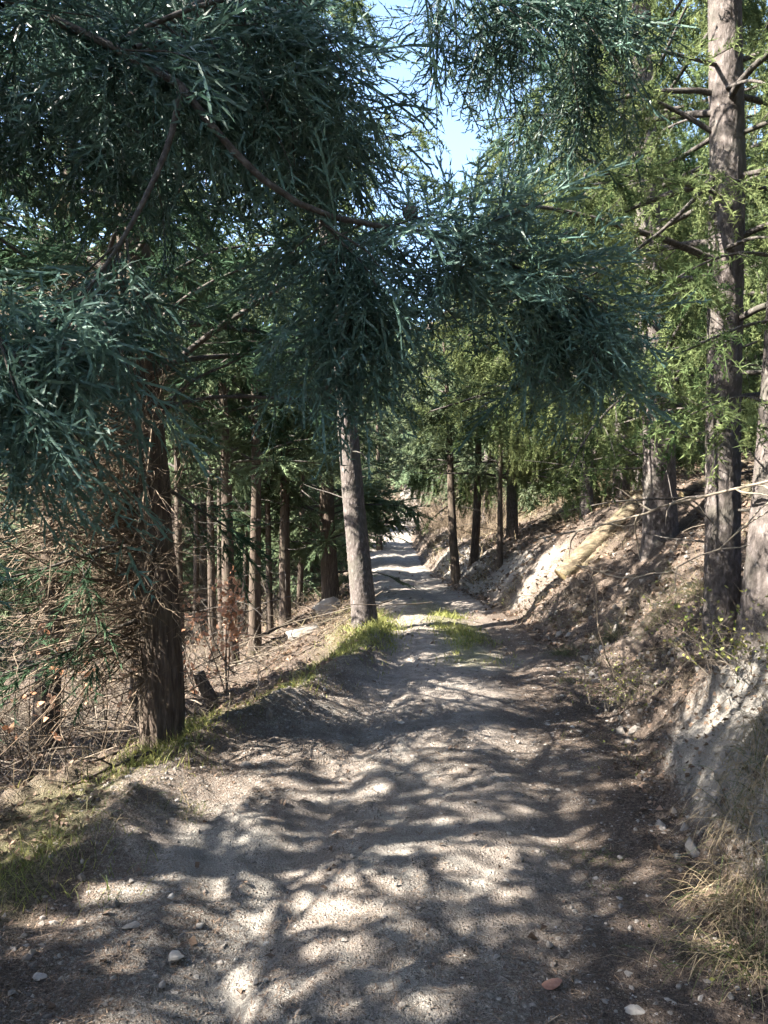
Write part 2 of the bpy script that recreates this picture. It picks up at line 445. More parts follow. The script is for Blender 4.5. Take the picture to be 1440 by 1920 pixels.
def spray_mid(seed, L=0.34, n=30, w=0.011):
    rng = RNG(seed); out = []
    ax = lambda s: np.array([L * s, 0, -0.06 * s * s])
    out += quad(ax(0), ax(.5), w * .7, w * .6, rng) + quad(ax(.5), ax(1), w * .6, w * .4, rng)
    for k in range(n):
        s = rng.uniform(0.02, 1); a = rng.uniform(0, 2 * math.pi); f = rng.uniform(0.35, 0.9)
        d = np.array([math.cos(f), math.sin(f) * math.cos(a), math.sin(f) * math.sin(a) * 0.6])
        p = ax(s); out += tri(p, p + d * rng.uniform(0.05, 0.13) * (1.15 - 0.5 * s), w, rng)
    return np.array(out)

def spray_cedar(seed, L=0.26, tufts=11, per=5, nl=0.036, w=0.0075):
    rng = RNG(seed); out = []
    ax = lambda s: np.array([L * s, 0.02 * math.sin(4 * s + seed), -0.03 * s * s])
    out += quad(ax(0), ax(1), 0.006, 0.003, rng)
    for k in range(tufts):
        s = (k + rng.uniform(0.2, 0.8)) / tufts; p = ax(s)
        for j in range(per):
            d = norm(rng.normal(size=3) + np.array([0.6, 0, 0.25]))
            out += tri(p, p + d * nl * rng.uniform(0.7, 1.25), w, rng)
    return np.array(out)

def spray_far(seed, L=0.5, n=16, w=0.055):
    rng = RNG(seed); out = []
    for k in range(n):
        s = rng.uniform(0, 1); a = rng.uniform(0, 2 * math.pi); f = rng.uniform(0.2, 1.1)
        d = np.array([math.cos(f), math.sin(f) * math.cos(a), math.sin(f) * math.sin(a) * 0.5])
        p = np.array([L * s, 0, -0.06 * s * s]); out += tri(p, p + d * rng.uniform(0.10, 0.24), w, rng)
    return np.array(out)

SP_CYP = [spray_cypress(s) for s in range(6)]
SP_MID = [spray_mid(20 + s) for s in range(5)]
SP_MID2 = [spray_mid(30 + s, .36, 24, .030) for s in range(5)]
SP_CED = [spray_cedar(40 + s, 0.26, 9, 4, 0.042, 0.011) for s in range(5)]
SP_CED2 = [spray_cedar(50 + s, 0.30, 9, 5, 0.058, 0.016) for s in range(5)]
SP_FAR = [spray_far(60 + s) for s in range(5)]

def stamp(temps, pos, d, scale, tint, rng, up=(0, 0, 1)):
    """place sprays: returns verts, tris, tint"""
    n = len(pos); d = norm(d)
    upv = np.asarray(up, float) + rng.normal(0, 0.45, (n, 3))
    yv = norm(np.cross(upv, d)); zv = np.cross(d, yv)
    which = rng.integers(0, len(temps), n)
    Vs, Ts = [], []
    for k, t in enumerate(temps):
        s = which == k
        if not s.any(): continue
        B = np.stack([d[s], yv[s], zv[s]], 1)
        V = np.einsum('mj,njk->nmk', t, B) * np.asarray(scale)[s][:, None, None] + pos[s][:, None]
        Vs.append(V.reshape(-1, 3)); Ts.append(np.repeat(np.asarray(tint)[s], len(t)))
    V = np.concatenate(Vs)
    return V, np.arange(len(V)).reshape(-1, 3), np.concatenate(Ts)

# ------------------------------------------------------------------ conifers
def trunk_mesh(name, path, radii, mat, sides=20, step=0.12, bark=0.0, style="ridge", seed=0, flare=1.5, base_z=None):
    path = np.asarray(path, float)
    L = np.linalg.norm(np.diff(path, axis=0), axis=1).sum()
    nb = 400; Pb = resample(path, nb); sb = np.linspace(0, 1, nb)
    s = np.linspace(0, 1, max(8, int(L / step)))
    if bark > 0:
        s = np.r_[np.arange(0, min(6.6, L), step) / L, np.linspace(min(6.6, L) / L, 1, 20)[1:]]
    n = len(s); P = np.stack([np.interp(s, sb, Pb[:, i]) for i in range(3)], 1)
    r = np.interp(s, np.linspace(0, 1, len(radii)), radii)
    h = s * L
    r = r * (1 + (flare - 1) * np.exp(-h / 0.28))
    a = np.arange(sides) / sides * 2 * np.pi
    A, H = np.meshgrid(a, h)
    rr = np.repeat(r[:, None], sides, 1)
    rr = rr * (1 + 0.06 * np.sin(2 * A + seed) + 0.05 * np.sin(3 * A + 1.7 * seed) * np.exp(-H / 1.2))
    rr = rr * (1 + 0.20 * np.maximum(np.sin(5 * A + seed), 0) * np.exp(-H / 0.20))
    if bark > 0:
        rad = float(r.mean()); circ = 2 * math.pi * rad
        if style == "plates":
            cw, chh = 0.042, 0.065
            nu = max(4, round(circ / cw)); rng = RNG(seed + 5)
            U = A / (2 * np.pi) * nu; Vv = H / chh
            U = U + 0.35 * fbm(np.cos(A) * 3 + H * 4, np.sin(A) * 3, 2)
            nv = int(L / chh) + 4
            jx = rng.random((nu, nv)); jy = rng.random((nu, nv))
            ui = np.floor(U).astype(int); vi = np.floor(Vv).astype(int)
            f1 = np.full(U.shape, 9.0); f2 = np.full(U.shape, 9.0); hgt = np.zeros(U.shape)
            hv = rng.random((nu, nv))
            for du in (-1, 0, 1):
                for dv in (-1, 0, 1):
                    cu = (ui + du) % nu; cv = np.clip(vi + dv + 1, 0, nv - 1)
                    dd = np.hypot(ui + du + 0.15 + 0.7 * jx[cu, cv] - U, vi + dv + 0.15 + 0.7 * jy[cu, cv] - Vv)
                    nf = dd < f1
                    f2 = np.where(nf, f1, np.minimum(f2, dd)); hgt = np.where(nf, hv[cu, cv], hgt); f1 = np.where(nf, dd, f1)
            g = sstep(0.02, 0.22, f2 - f1)
            rr = rr + bark * (g * (0.7 + 0.6 * hgt) - 0.8) + bark * 0.35 * fbm(A * rad * 60, H * 60, 2)
        else:
            q = fbm(np.cos(A) * rad * 26 + 9, np.sin(A) * rad * 26 + H * 2.2, 3) + 0.6 * fbm(np.cos(A) * rad * 60, np.sin(A) * rad * 60 + H * 7, 2)
            rr = rr + bark * 1.1 * np.clip(q * 2.2, -1, 1)
    V = P[:, None] + rr[..., None] * np.stack([np.cos(A), np.sin(A), 0 * A], -1)
    i = np.arange(n * sides).reshape(n, sides); j = np.roll(i, -1, 1)
    Q = np.stack([i[:-1], j[:-1], j[1:], i[1:]], -1).reshape(-1, 4)
    return mesh_from(name, V.reshape(-1, 3), Q, mat, smooth=True)

def limb_skeleton(rng, path, z0, z1, n, len_fn, rise, sag, K=9, az=None):
    """limbs off a trunk path (local coordinates); returns (n,K,3) and radii"""
    path = np.asarray(path, float)
    t = np.sort(rng.random(n)); zz = z0 + (z1 - z0) * t
    st = np.stack([np.interp(zz, path[:, 2], path[:, 0]), np.interp(zz, path[:, 2], path[:, 1]), zz], 1)
    a = (np.arange(n) * 2.399 + rng.normal(0, 0.35, n)) if az is None else rng.uniform(az[0], az[1], n)
    L = np.array([len_fn(x) for x in t]) * rng.uniform(0.7, 1.15, n)
    el = rise + rng.normal(0, 0.16, n)
    d = np.stack([np.cos(a) * np.cos(el), np.sin(a) * np.cos(el), np.sin(el)], 1)
    P = wander(st, d, L, K, 0.05, sag, rng)
    r0 = 0.006 + 0.010 * L
    Rr = r0[:, None] * np.linspace(1, 0.18, K)[None]
    return P, Rr

def branchlets(rng, P, spacing, blen, droop, s_from=0.15, K=4, out=0.5):
    """secondary shoots on limbs -> (T,K,3)"""
    ST, D, LL = [], [], []
    for p in P:
        seg = np.linalg.norm(np.diff(p, axis=0), axis=1); s = np.r_[0, np.cumsum(seg)]; L = s[-1]
        m = max(3, int(L * (1 - s_from) / spacing))
        u = s_from * L + (1 - s_from) * L * (np.arange(m) + rng.random(m)) / m
        pos = np.stack([np.interp(u, s, p[:, i]) for i in range(3)], 1)
        tg = norm(np.stack([np.interp(u + .05, s, p[:, i]) - np.interp(u - .05, s, p[:, i]) for i in range(3)], 1))
        sd = norm(np.cross(tg, np.array([0, 0, 1.0]))) * np.where(np.arange(m) % 2, 1, -1)[:, None]
        ST.append(pos); D.append(norm(sd * 0.8 + tg * out + rng.normal(0, 0.22, (m, 3))))
        LL.append(blen * (1.15 - 0.75 * u / L) * rng.uniform(0.6, 1.25, m))
    ST = np.concatenate(ST); D = np.concatenate(D); LL = np.concatenate(LL)
    return wander(ST, D, LL, K, 0.10, droop, rng)

def along(rng, B, per, jitter=0.35, lead=0.1):
    """points and directions along shoots"""
    T_, K, _ = B.shape
    u = np.clip((np.arange(per)[None] + rng.random((T_, per))) / per, 0, 0.999) * (K - 1)
    i = u.astype(int); f = (u - i)[..., None]; idx = np.arange(T_)[:, None]
    p = B[idx, i] * (1 - f) + B[idx, i + 1] * f
    d = norm(norm(B[idx, i + 1] - B[idx, i]) + rng.normal(0, jitter, p.shape))
    return p.reshape(-1, 3), d.reshape(-1, 3)

def crown_mesh(name, rng, limbs, temps, mat, spacing, blen, droop, per, scale, tint_mu=0.5, hang=0.0, s_from=0.15, jitter=0.35, keep=1.0, gap=0.0, gs=1.0):
    B = branchlets(rng, limbs, spacing, blen, droop, s_from)
    if keep < 1.0: B = B[rng.random(len(B)) < keep]
    if gap > 0:              # clumps with openings between them
        c = B.mean(1); v = fbm(c[:, 0] * 1.5 * gs + c[:, 2] * .8 * gs, c[:, 1] * 1.5 * gs - c[:, 2] * 1.1 * gs + 17, 2)
        B = B[v > np.quantile(v, gap)]
    p, d = along(rng, B, per, jitter)
    d = norm(d + np.array([0, 0, -hang]))
    # tips of the limbs carry foliage too
    tp, td = along(rng, limbs[:, -4:], 5, 0.4)
    p = np.concatenate([p, tp]); d = np.concatenate([d, td])
    n = len(p)
    tint = np.clip(tint_mu + 0.55 * fbm(p[:, 0] * 1.3 + p[:, 2], p[:, 1] * 1.3 - p[:, 2], 2) + rng.normal(0, 0.16, n), 0, 1)
    V, Tq, ti = stamp(temps, p, d, scale * rng.uniform(0.7, 1.3, n), tint, rng)
    me = mesh_from(name, V, Tq, mat, ti)
    B = B[::2]; K = B.shape[1]
    bt = tubes(B, np.linspace(0.0045, 0.0015, K)[None] * np.ones((len(B), 1)), 3)
    return me, bt

def limb_objects(parent, P, Rr, mat, S=6):
    for p, r in zip(P, Rr):
        V, Q = tubes(p[None], r[None], S)
        link("branch", mesh_from("branch", V, Q, mat, smooth=True), parent)

def conifer(name, label, loc, H, r0, lean, style, seed, crown=(0.25, 1.0), rad=2.4, nl=40, single=True, group=None, mat=None,
            bark="grey", dens=1.0, dead=0, sides=16, bark_geo=0.0, bark_style="ridge", path=None, radii=None, keep=1.0, sag=0.02, hang=0.0, rise=None, az=None, fine=False, gap=0.3, ext=None):
    rng = RNG(seed)
    t = thing(name, label, "tree", loc, group)
    if path is None:
        zz = np.linspace(0, H, 7)
        path = np.stack([lean[0] * zz / H + 0.05 * np.sin(zz * .7 + seed) * (zz > 0), lean[1] * zz / H + 0.05 * np.cos(zz * .6 + seed) * (zz > 0), zz], 1)
        path[0, 2] = -0.35
    if radii is None: radii = [r0, r0 * .88, r0 * .75, r0 * .6, r0 * .42, r0 * .2, 0.012]
    link("trunk", trunk_mesh("trunk", path, radii, M_bark_grey if bark == "grey" else M_bark_brown, sides,
                             0.026 if bark_geo else 0.15, bark_geo, bark_style, seed), t)
    z0, z1 = H * crown[0], H * crown[1] * 0.985
    if style == "cedar":
        P, Rr = limb_skeleton(rng, path, z0, z1, nl, lambda s: rad * (1.05 - 0.88 * s ** 1.3), 0.18 if rise is None else rise, 0.035 + sag, az=az)
        if ext:
            E = np.array([resample([at(*q) - np.array(loc) for q in pl], 9) for pl, _ in ext])
            P = np.concatenate([P, E]); Rr = np.concatenate([Rr, np.array([np.linspace(r, r * .3, 9) for _, r in ext])])
        me, bt = crown_mesh("crown", rng, P, SP_CED if fine else SP_CED2, mat or M_cedar, 0.13 / dens, 0.62 + .35 * hang, 0.20 + hang * .6, 7 if fine else 6, 1.0, hang=0.25 + hang, keep=keep, gap=gap, gs=1.5)
    elif style == "cypress":
        P, Rr = limb_skeleton(rng, path, z0, z1, nl, lambda s: rad * (1.0 - 0.8 * s ** 1.4), 0.45 if rise is None else rise, 0.03 + sag, az=az)
        me, bt = crown_mesh("crown", rng, P, SP_MID2, mat or M_cyp, 0.11 / dens, 0.55, 0.12, 6, 1.1, hang=0.15 + hang, s_from=0.2, keep=keep, gap=gap, gs=.85)
    else:
        P, Rr = limb_skeleton(rng, path, z0, z1, nl, lambda s: rad * (1.05 - 0.9 * s ** 1.2), 0.12 if rise is None else rise, 0.03 + sag, K=7, az=az)
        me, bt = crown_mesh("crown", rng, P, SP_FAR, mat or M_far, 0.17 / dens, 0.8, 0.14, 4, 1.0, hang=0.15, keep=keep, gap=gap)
    link("crown", me, t, kind="stuff")
    if dead:
        Pd, Rd = limb_skeleton(rng, path, 0.6, z0 + 0.2, dead, lambda s: rad * 0.55, 0.05, 0.03)
        P = np.concatenate([P, Pd]); Rr = np.concatenate([Rr, Rd * .7])
    if single:
        limb_objects(t, P, Rr, M_limb)
        V, Q = bt
    else:
        V, Q = join([tubes(P, Rr, 4)])
    link("twigs" if single else "branches", mesh_from("twigs", V, Q, M_limb), t, kind="stuff")
    return t

def gz(x, y): return float(ground_z(np.array([x]), np.array([y]), False)[0])
def base(px, py, Y):
    """trunk foot: column from the photo at depth Y, foot on the land"""
    x = (px - 720) / F * Y
    return (x, Y, gz(x, Y) - 0.05)

# --- the big cypress on the left verge
def big_cypress():
    rng = RNG(101)
    Y = 5.3
    bx, by = -1.555, Y
    bz = gz(bx, by) - 0.12
    t = thing("cypress_tree", "thick dark trunk at the verge bristling with dead twigs on its left side", "tree", (bx, by, bz))
    pp = [(310, 1430), (303, 1250), (297, 1100), (281, 900), (262, 700), (250, 500), (240, 300), (230, 0)]
    path = [at(a, b, Y) - np.array([bx, by, bz]) for a, b in pp]
    path[0][2] = -0.15
    path += [np.array([-0.36, 0.1, 7.2]), np.array([-0.42, 0.15, 9.6])]
    path = np.array(path)
    link("trunk", trunk_mesh("trunk", path, [.150, .145, .130, .115, .11, .105, .10, .09, .06, .015], M_bark_brown, 90, 0.018, 0.010, "ridge", 3, 1.12), t)
    P, Rr = limb_skeleton(rng, path, 2.5, 9.3, 72, lambda s: 2.1 * (1 - 0.75 * s ** 1.5), 0.35, 0.03)
    # long limbs that can be told apart
    ext = []
    for pl in ([(285, 770, 5.3), (400, 735, 5.35), (520, 748, 5.5), (620, 752, 5.7), (730, 728, 5.9)],
               [(285, 800, 5.3), (360, 700, 5.35), (430, 690, 5.5), (490, 640, 5.7)],
               [(290, 900, 5.3), (380, 960, 5.4), (460, 1010, 5.5)],
               [(262, 640, 5.3), (330, 560, 5.2), (450, 500, 5.2), (560, 470, 5.3)],
               [(250, 560, 5.3), (360, 480, 5.6), (470, 450, 5.8), (600, 470, 6.1)],
               [(255, 620, 5.3), (150, 500, 5.0), (40, 420, 4.8), (-60, 400, 4.6)],
               [(270, 860, 5.3), (150, 800, 5.1), (30, 780, 4.9), (-80, 790, 4.8)],
               [(280, 1000, 5.3), (160, 1040, 5.0), (70, 1075, 4.8), (-40, 1090, 4.7)],
               [(288, 1150, 5.3), (190, 1190, 5.1), (90, 1240, 5.0), (-20, 1270, 4.9)]):
        ext.append(resample([at(*q) - np.array([bx, by, bz]) for q in pl], 9))
    E = np.array(ext)
    me, bt = crown_mesh("crown", rng, np.concatenate([P, E]), SP_MID, M_cypd, 0.115, 0.5, 0.13, 5, 1.0, tint_mu=0.4, hang=0.2, s_from=0.22, gap=.22)
    link("crown", me, t, kind="stuff")
    limb_objects(t, np.concatenate([P, E]), np.concatenate([Rr, np.linspace(.018, .005, 9)[None].repeat(len(E), 0)]), M_limb)
    link("twigs", mesh_from("twigs", *bt, M_limb), t, kind="stuff")
    # dead twigs, mostly on the left of the trunk
    n = 850
    zz = 0.55 + 3.0 * rng.beta(1.4, 1.7, n)
    st = np.stack([np.interp(zz, path[:, 2], path[:, 0]), np.interp(zz, path[:, 2], path[:, 1]), zz], 1)
    a = np.where(rng.random(n) < 0.82, rng.normal(math.pi, 0.75, n), rng.uniform(0, 6.28, n))
    el = rng.normal(0.05, 0.35, n)
    st += np.stack([np.cos(a), np.sin(a), 0 * a], 1) * 0.09
    L = rng.uniform(0.25, 1.5, n) * np.interp(zz, [0.5, 1.0, 2, 3.6], [.6, 1.15, 1.15, .5])
    L = np.where(np.abs(a - math.pi) > 1.3, L * 0.45, L)
    d = np.stack([np.cos(a) * np.cos(el), np.sin(a) * np.cos(el), np.sin(el)], 1)
    A = wander(st, d, L, 6, 0.17, 0.02, rng)
    ra = (0.0026 + 0.0036 * L)[:, None] * np.linspace(1, .25, 6)[None]
    # side twigs
    p, dd = along(rng, A, 5, 0.75)
    L2 = rng.uniform(0.08, 0.45, len(p))
    Bt = wander(p, dd, L2, 5, 0.30, 0.03, rng)
    rb = np.full((len(p), 1), 0.0022) * np.linspace(1, .4, 5)[None]
    V1, Q1 = tubes(A, ra, 3); V2, Q2 = tubes(Bt, rb, 3)
    V, Q = join([(V1, Q1), (V2, Q2)])
    ti = np.r_[np.repeat(rng.beta(2, 2.2, n), 18), np.repeat(rng.beta(2, 2, len(p)), 15)]
    link("dead_twigs", mesh_from("dead_twigs", V, Q, M_twig, ti, True), t, kind="stuff")
    return t
big_cypress()

# --- the cypress whose branch hangs into the picture from overhead
def overhead_cypress():
    rng = RNG(202)
    bx, by = -2.7, 0.9
    bz = gz(bx, by) - 0.1
    o = np.array([bx, by, bz])
    t = thing("cypress_tree", "teal cypress whose forked branch hangs across the top of the view, nearest of all", "tree", (bx, by, bz))
    path = np.array([[0, 0, -.2], [0, 0, 1.5], [.03, .02, 3.5], [.05, .05, 6], [.05, .05, 9.5]])
    link("trunk", trunk_mesh("trunk", path, [.16, .15, .12, .08, .01], M_bark_brown, 24, 0.1, 0.0, "ridge", 9), t)
    main = [np.array([bx, by, 3.35]), at(-330, -190, 1.72), at(0, 8, 1.72), at(150, 40, 1.70), at(250, 85, 1.66), at(335, 155, 1.62)]
    fa = [(335, 155, 1.62), (400, 235, 1.62), (450, 310, 1.62), (520, 368, 1.64), (600, 412, 1.66), (690, 424, 1.7), (770, 420, 1.75), (880, 455, 1.8), (1000, 520, 1.86), (1120, 575, 1.92)]
    fb = [(338, 160, 1.62), (328, 235, 1.58), (292, 330, 1.53), (240, 430, 1.47), (190, 515, 1.42), (130, 575, 1.37), (60, 640, 1.33), (-30, 700, 1.3)]
    fc = [(225, 70, 1.68), (350, 10, 1.72), (480, -20, 1.76), (620, -30, 1.82), (760, -50, 1.9)]
    fd = [(250, 85, 1.66), (380, 60, 1.9), (520, 90, 2.1), (610, 170, 2.3), (650, 300, 2.4)]
    fe = [(-330, -190, 1.72), (-260, 200, 1.5), (-160, 420, 1.38), (-60, 560, 1.3), (20, 660, 1.27)]
    ff = [(350, 10, 1.72), (600, -90, 2.2), (850, -60, 2.6), (1050, -20, 2.9), (1170, 60, 3.0)]
    fg = [(-330, -190, 1.72), (-150, 60, 2.2), (20, 150, 2.6), (170, 200, 2.9), (330, 240, 3.1)]
    fh = [(0, 8, 1.72), (160, -60, 2.2), (330, -40, 2.6), (480, 20, 2.9)]
    fi = [(600, 412, 1.66), (640, 450, 1.7), (660, 520, 1.74), (665, 600, 1.76)]
    Ls = [resample(main, 14)] + [resample([at(*q) for q in f], 14) for f in (fa, fb, fc, fd, fe, ff, fg, fh, fi)]
    rs = [np.linspace(.019, .008, 14)] + [np.linspace(a, b, 14) for a, b in ((.0085, .003), (.0075, .002), (.007, .002), (.006, .002), (.006, .002), (.007, .002), (.008, .002), (.008, .002), (.003, .0012))]
    brs = []
    for p, r in zip(Ls, rs):
        V, Q = tubes((p - o)[None], r[None], 10)
        brs.append(link("branch", mesh_from("branch", V, Q, M_limb, smooth=True), t))
    pos, dr, ti, sc = [], [], [], []
    def clothe(p, s0, s1, nb, blen, down, side, per=6, scale=1.0, tm=0.5):
        n = len(p)
        u = np.clip(s0 + (s1 - s0) * (np.arange(nb) + rng.random(nb)) / nb, 0, .999) * (n - 1)
        i = u.astype(int); f = (u - i)[:, None]
        st = p[i] * (1 - f) + p[i + 1] * f
        tg = norm(p[i + 1] - p[i])
        d = tg * 0.55 + np.array([0, 0, -1.0]) * down + rng.normal(0, 1, (nb, 3)) * np.array([side, side * .8, side * .55])
        B = wander(st, d, blen * rng.uniform(.45, 1.25, nb), 5, 0.10, 0.06, rng)
        V, Q = tubes(B - o, np.linspace(.0028, .0012, 5)[None].repeat(nb, 0), 4)
        link("twigs", mesh_from("twigs", V, Q, M_limb, smooth=True), brs[[L is p for L in Ls].index(True)], kind="stuff")
        q, dd = along(rng, B, per, 0.62)
        pos.append(q); dr.append(norm(dd + np.array([0, 0, -.15]))); sc.append(scale * rng.uniform(.55, 1.1, len(q)))
        ti.append(np.clip(tm + np.repeat(rng.normal(0, .28, nb), per) + rng.normal(0, .1, len(q)), 0, 1))
    main_, a, b, c, d, e, f, g, h, i_ = Ls
    clothe(a, .44, 1.0, 34, .26, .25, .9, 7, .85, .8)      # the arm that reaches over the road
    clothe(a, .80, 1.0, 9, .24, .9, .4, 6, .8, .9)
    clothe(i_, .0, 1.0, 18, .24, .6, .55, 7, .85, .75)
    clothe(b, .48, 1.0, 22, .26, .7, .5, 6, .85, .85)
    clothe(e, .45, 1.0, 24, .30, .8, .55, 6, .9, .95)
    clothe(c, .10, .62, 22, .36, .9, .5, 7, .95, .75)
    clothe(d, .05, .95, 34, .40, .85, .7, 8, 1.0, .35)  # canopy shade put into the colour: low tint darkens the upper boughs
    clothe(f, .52, 1.0, 30, .46, .7, .7, 8, 1.05, .25)
    clothe(main_, .45, .95, 18, .34, .3, .8, 7, .95, .45)
    clothe(g, .20, 1.0, 38, .42, .4, .85, 8, 1.1, .2)
    clothe(h, .15, 1.0, 32, .40, .4, .85, 8, 1.05, .35)
    V, Tq, tt = stamp(SP_CYP, np.concatenate(pos) - o, np.concatenate(dr), np.concatenate(sc), np.concatenate(ti), rng)
    link("foliage", mesh_from("foliage", V, Tq, M_cyp, tt), t, kind="stuff")
    # round cone sitting on the branch
    k = at(770, 398, 1.74) - o
    th, ph = np.meshgrid(np.linspace(0, np.pi, 14), np.linspace(0, 2 * np.pi, 24, endpoint=False), indexing="ij")
    rr = 0.019 * (1 + 0.07 * np.cos(5 * ph) * np.sin(3 * th) - 0.05 * np.abs(np.sin(4 * th)))
    V = np.stack([rr * np.sin(th) * np.cos(ph), rr * np.sin(th) * np.sin(ph), rr * np.cos(th)], -1).reshape(-1, 3) + k
    i = np.arange(14 * 24).reshape(14, 24); j = np.roll(i, -1, 1)
    link("cone", mesh_from("cone", V, np.stack([i[:-1], j[:-1], j[1:], i[1:]], -1).reshape(-1, 4), M_limb, smooth=True), brs[1])
    # crown above and around the trunk, out of the picture, that shades it
    P, Rr = limb_skeleton(rng, path, 3.6, 9.3, 44, lambda s: 2.2 * (1 - .75 * s ** 1.4), .4, .03)
    me, bt = crown_mesh("crown", rng, P, SP_MID, M_cyp, .13, .5, .12, 5, 1.0, hang=.15, s_from=.2, gap=.5)
    link("crown", me, t, kind="stuff")
    link("branches", mesh_from("branches", *tubes(P, Rr, 5), M_limb), t, kind="stuff")
overhead_cypress()

# --- named trees
conifer("cedar_tree", "slender grey trunk leaning left beside the bend of the track", base(690, 1165, 10.8), 11.5, .25, (-1.25, .3), "cedar", 11, (.50, 1.0), 2.1, 34, True,
        sides=72, bark_geo=.008, bark_style="plates", radii=[.195, .17, .152, .13, .10, .055, .012], dens=.85, dead=5)
conifer("cedar_tree", "straight tall trunk lit on its left edge, first of the pair on the right bank", base(1352, 1215, 5.6), 11.0, .14, (.08, .1), "cedar", 12, (.17, 1.0), 2.3, 56, True,
        sides=84, bark_geo=.007, bark_style="plates", radii=[.135, .13, .135, .12, .09, .05, .012], dens=1.25, dead=8, fine=True, gap=.25,
        ext=[([(1345, 208, 5.6), (1260, 215, 5.9), (1180, 228, 6.3), (1090, 240, 6.8)], .03), ([(1340, 330, 5.6), (1260, 420, 5.3), (1180, 480, 5.1), (1080, 530, 5.0)], .02),
             ([(1352, 120, 5.6), (1260, 95, 5.0), (1180, 80, 4.7), (1090, 90, 4.5)], .016), ([(1356, 165, 5.6), (1420, 140, 5.0), (1500, 190, 4.7)], .016),
             ([(1345, 540, 5.6), (1250, 545, 5.1), (1150, 560, 4.8)], .014), ([(1350, 470, 5.6), (1420, 440, 5.2), (1480, 450, 5.0)], .02), ([(1340, 690, 5.6), (1220, 700, 5.4), (1100, 800, 5.2), (1060, 900, 5.2)], .016)])
conifer("cedar_tree", "broad trunk with cracked bark plates cut off by the right edge of the view", base(1446, 1230, 4.85), 10.5, .21, (.75, .1), "cedar", 13, (.42, 1.0), 2.2, 26, True,
        sides=120, bark_geo=.009, bark_style="plates", radii=[.215, .20, .185, .15, .11, .06, .012], dens=.8, fine=True,
        ext=[([(1450, 600, 4.85), (1390, 610, 4.5), (1300, 650, 4.3), (1200, 700, 4.2)], .014), ([(1455, 480, 4.85), (1400, 470, 4.4), (1340, 480, 4.1), (1270, 520, 3.9)], .014), ([(1450, 760, 4.85), (1400, 740, 4.4), (1350, 750, 4.2), (1290, 780, 4.1)], .012)])
conifer("cedar_tree", "sunlit cedar trunk above the fallen log with hanging green boughs", base(1240, 1003, 10.0), 12.5, .21, (-.35, .2), "cedar", 14, (.13, .88), 3.5, 72, True,
        sides=64, bark_geo=.010, bark_style="plates", radii=[.215, .19, .17, .145, .1, .06, .012], dens=1.75, dead=8, hang=.6, sag=.02, gap=.42)

CE = conifer("cedar_tree", "shaded cedar trunk standing behind the sunlit one on the bank", base(1165, 945, 15), 12, .16, (.1, .2), "cedar", 15, (.13, 1.0), 3.1, 76, False, dens=1.65, hang=.55, gap=.42)
CY = conifer("cypress_tree", "dark bushy cypress beside the track, left of the slender leaning trunk", base(622, 1105, 16), 10, .2, (-.3, 0), "cypress", 16, (.06, 1.0), 2.0, 80, False, mat=M_cyp2, bark="brown", dens=1.0, gap=.55)
OPEN = conifer("cedar_tree", "thin dark trunk below the verge behind the clump of brown oak leaves", base(440, 1240, 13), 9.0, .14, (-.5, .1), "cypress", 17, (.40, 1.0), 1.8, 46, False, mat=M_cyp2, bark="brown", dens=.95, dead=24, gap=.58)
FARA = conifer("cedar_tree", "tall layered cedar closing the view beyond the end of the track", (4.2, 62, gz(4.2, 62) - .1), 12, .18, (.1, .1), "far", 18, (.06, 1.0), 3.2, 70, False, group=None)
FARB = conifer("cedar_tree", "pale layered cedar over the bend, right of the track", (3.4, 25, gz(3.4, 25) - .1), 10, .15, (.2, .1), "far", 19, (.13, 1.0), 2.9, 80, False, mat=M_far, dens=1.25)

HIGH = conifer("cypress_tree", "tall broad cypress added unseen past the left edge to cast shade", (-6.1, 2.0, gz(-6.1, 2.0) - .1), 12.5, .15, (.1, .1), "cypress", 23, (.16, 1.0), 2.2, 66, False, mat=M_cypd, bark="brown", dens=.85, gap=.5)  # unseen tree added for the shade it throws on bank and track
sr = RNG(55)
def put(src, label, group, px, py, Y, sc, lean=(0, 0), rz=None):
    b = base(px, py, Y)
    return copy_thing(src, label, group, b, sr.uniform(0, 6.28) if rz is None else rz, sc)
LS = "trunks standing on the slope left of the track"
RB = "trees on the right bank"
put(OPEN, "slim trunk on the slope bowed slightly to one side, right of the oak leaves", LS, 478, 1222, 13.4, (.85, .85, .95))
put(OPEN, "straight trunk with a sunlit patch, beside the bare slope left of the stones", LS, 536, 1176, 15, (.9, .9, 1.0))
put(OPEN, "thinnest dark pole of a trunk between the two straight ones on the slope", LS, 508, 1188, 15.4, (.5, .5, .85))
put(OPEN, "narrow trunk far down the slope left of the oak leaves", LS, 402, 1200, 14.5, (.6, .6, 1.0))
put(OPEN, "dark stump-like cypress trunk low on the slope at the left edge", LS, 80, 1400, 8.2, (1.1, 1.1, 1.1))
put(OPEN, "thin shaded trunk just behind the thick dark trunk at the verge", LS, 252, 1325, 8.6, (.5, .5, .8))
put(OPEN, "small trunk by the track beyond the slender leaning one", LS, 655, 1075, 24, (.7, .7, .8))
put(CY, "lone dark trunk at the left edge of the track where it narrows", LS, 712, 1032, 34, (.8, .8, .9))
put(OPEN, "left trunk of the close pair on the bank at the bend", RB, 857, 1066, 18, (.85, .85, .8))
put(OPEN, "right trunk of the close pair on the bank at the bend", RB, 886, 1062, 18.3, (.85, .85, .85))
put(OPEN, "thin tilted pale stem between the trunk pair and the fallen log", RB, 936, 1060, 16, (.5, .5, .6))
put(CE, "dark trunk behind the hanging boughs near the top of the clay bank", RB, 960, 1012, 18.5, (.9, .9, .9))
put(CE, "slanting trunk half hidden behind the boughs above the log", RB, 1100, 985, 14, (.75, .75, .85))

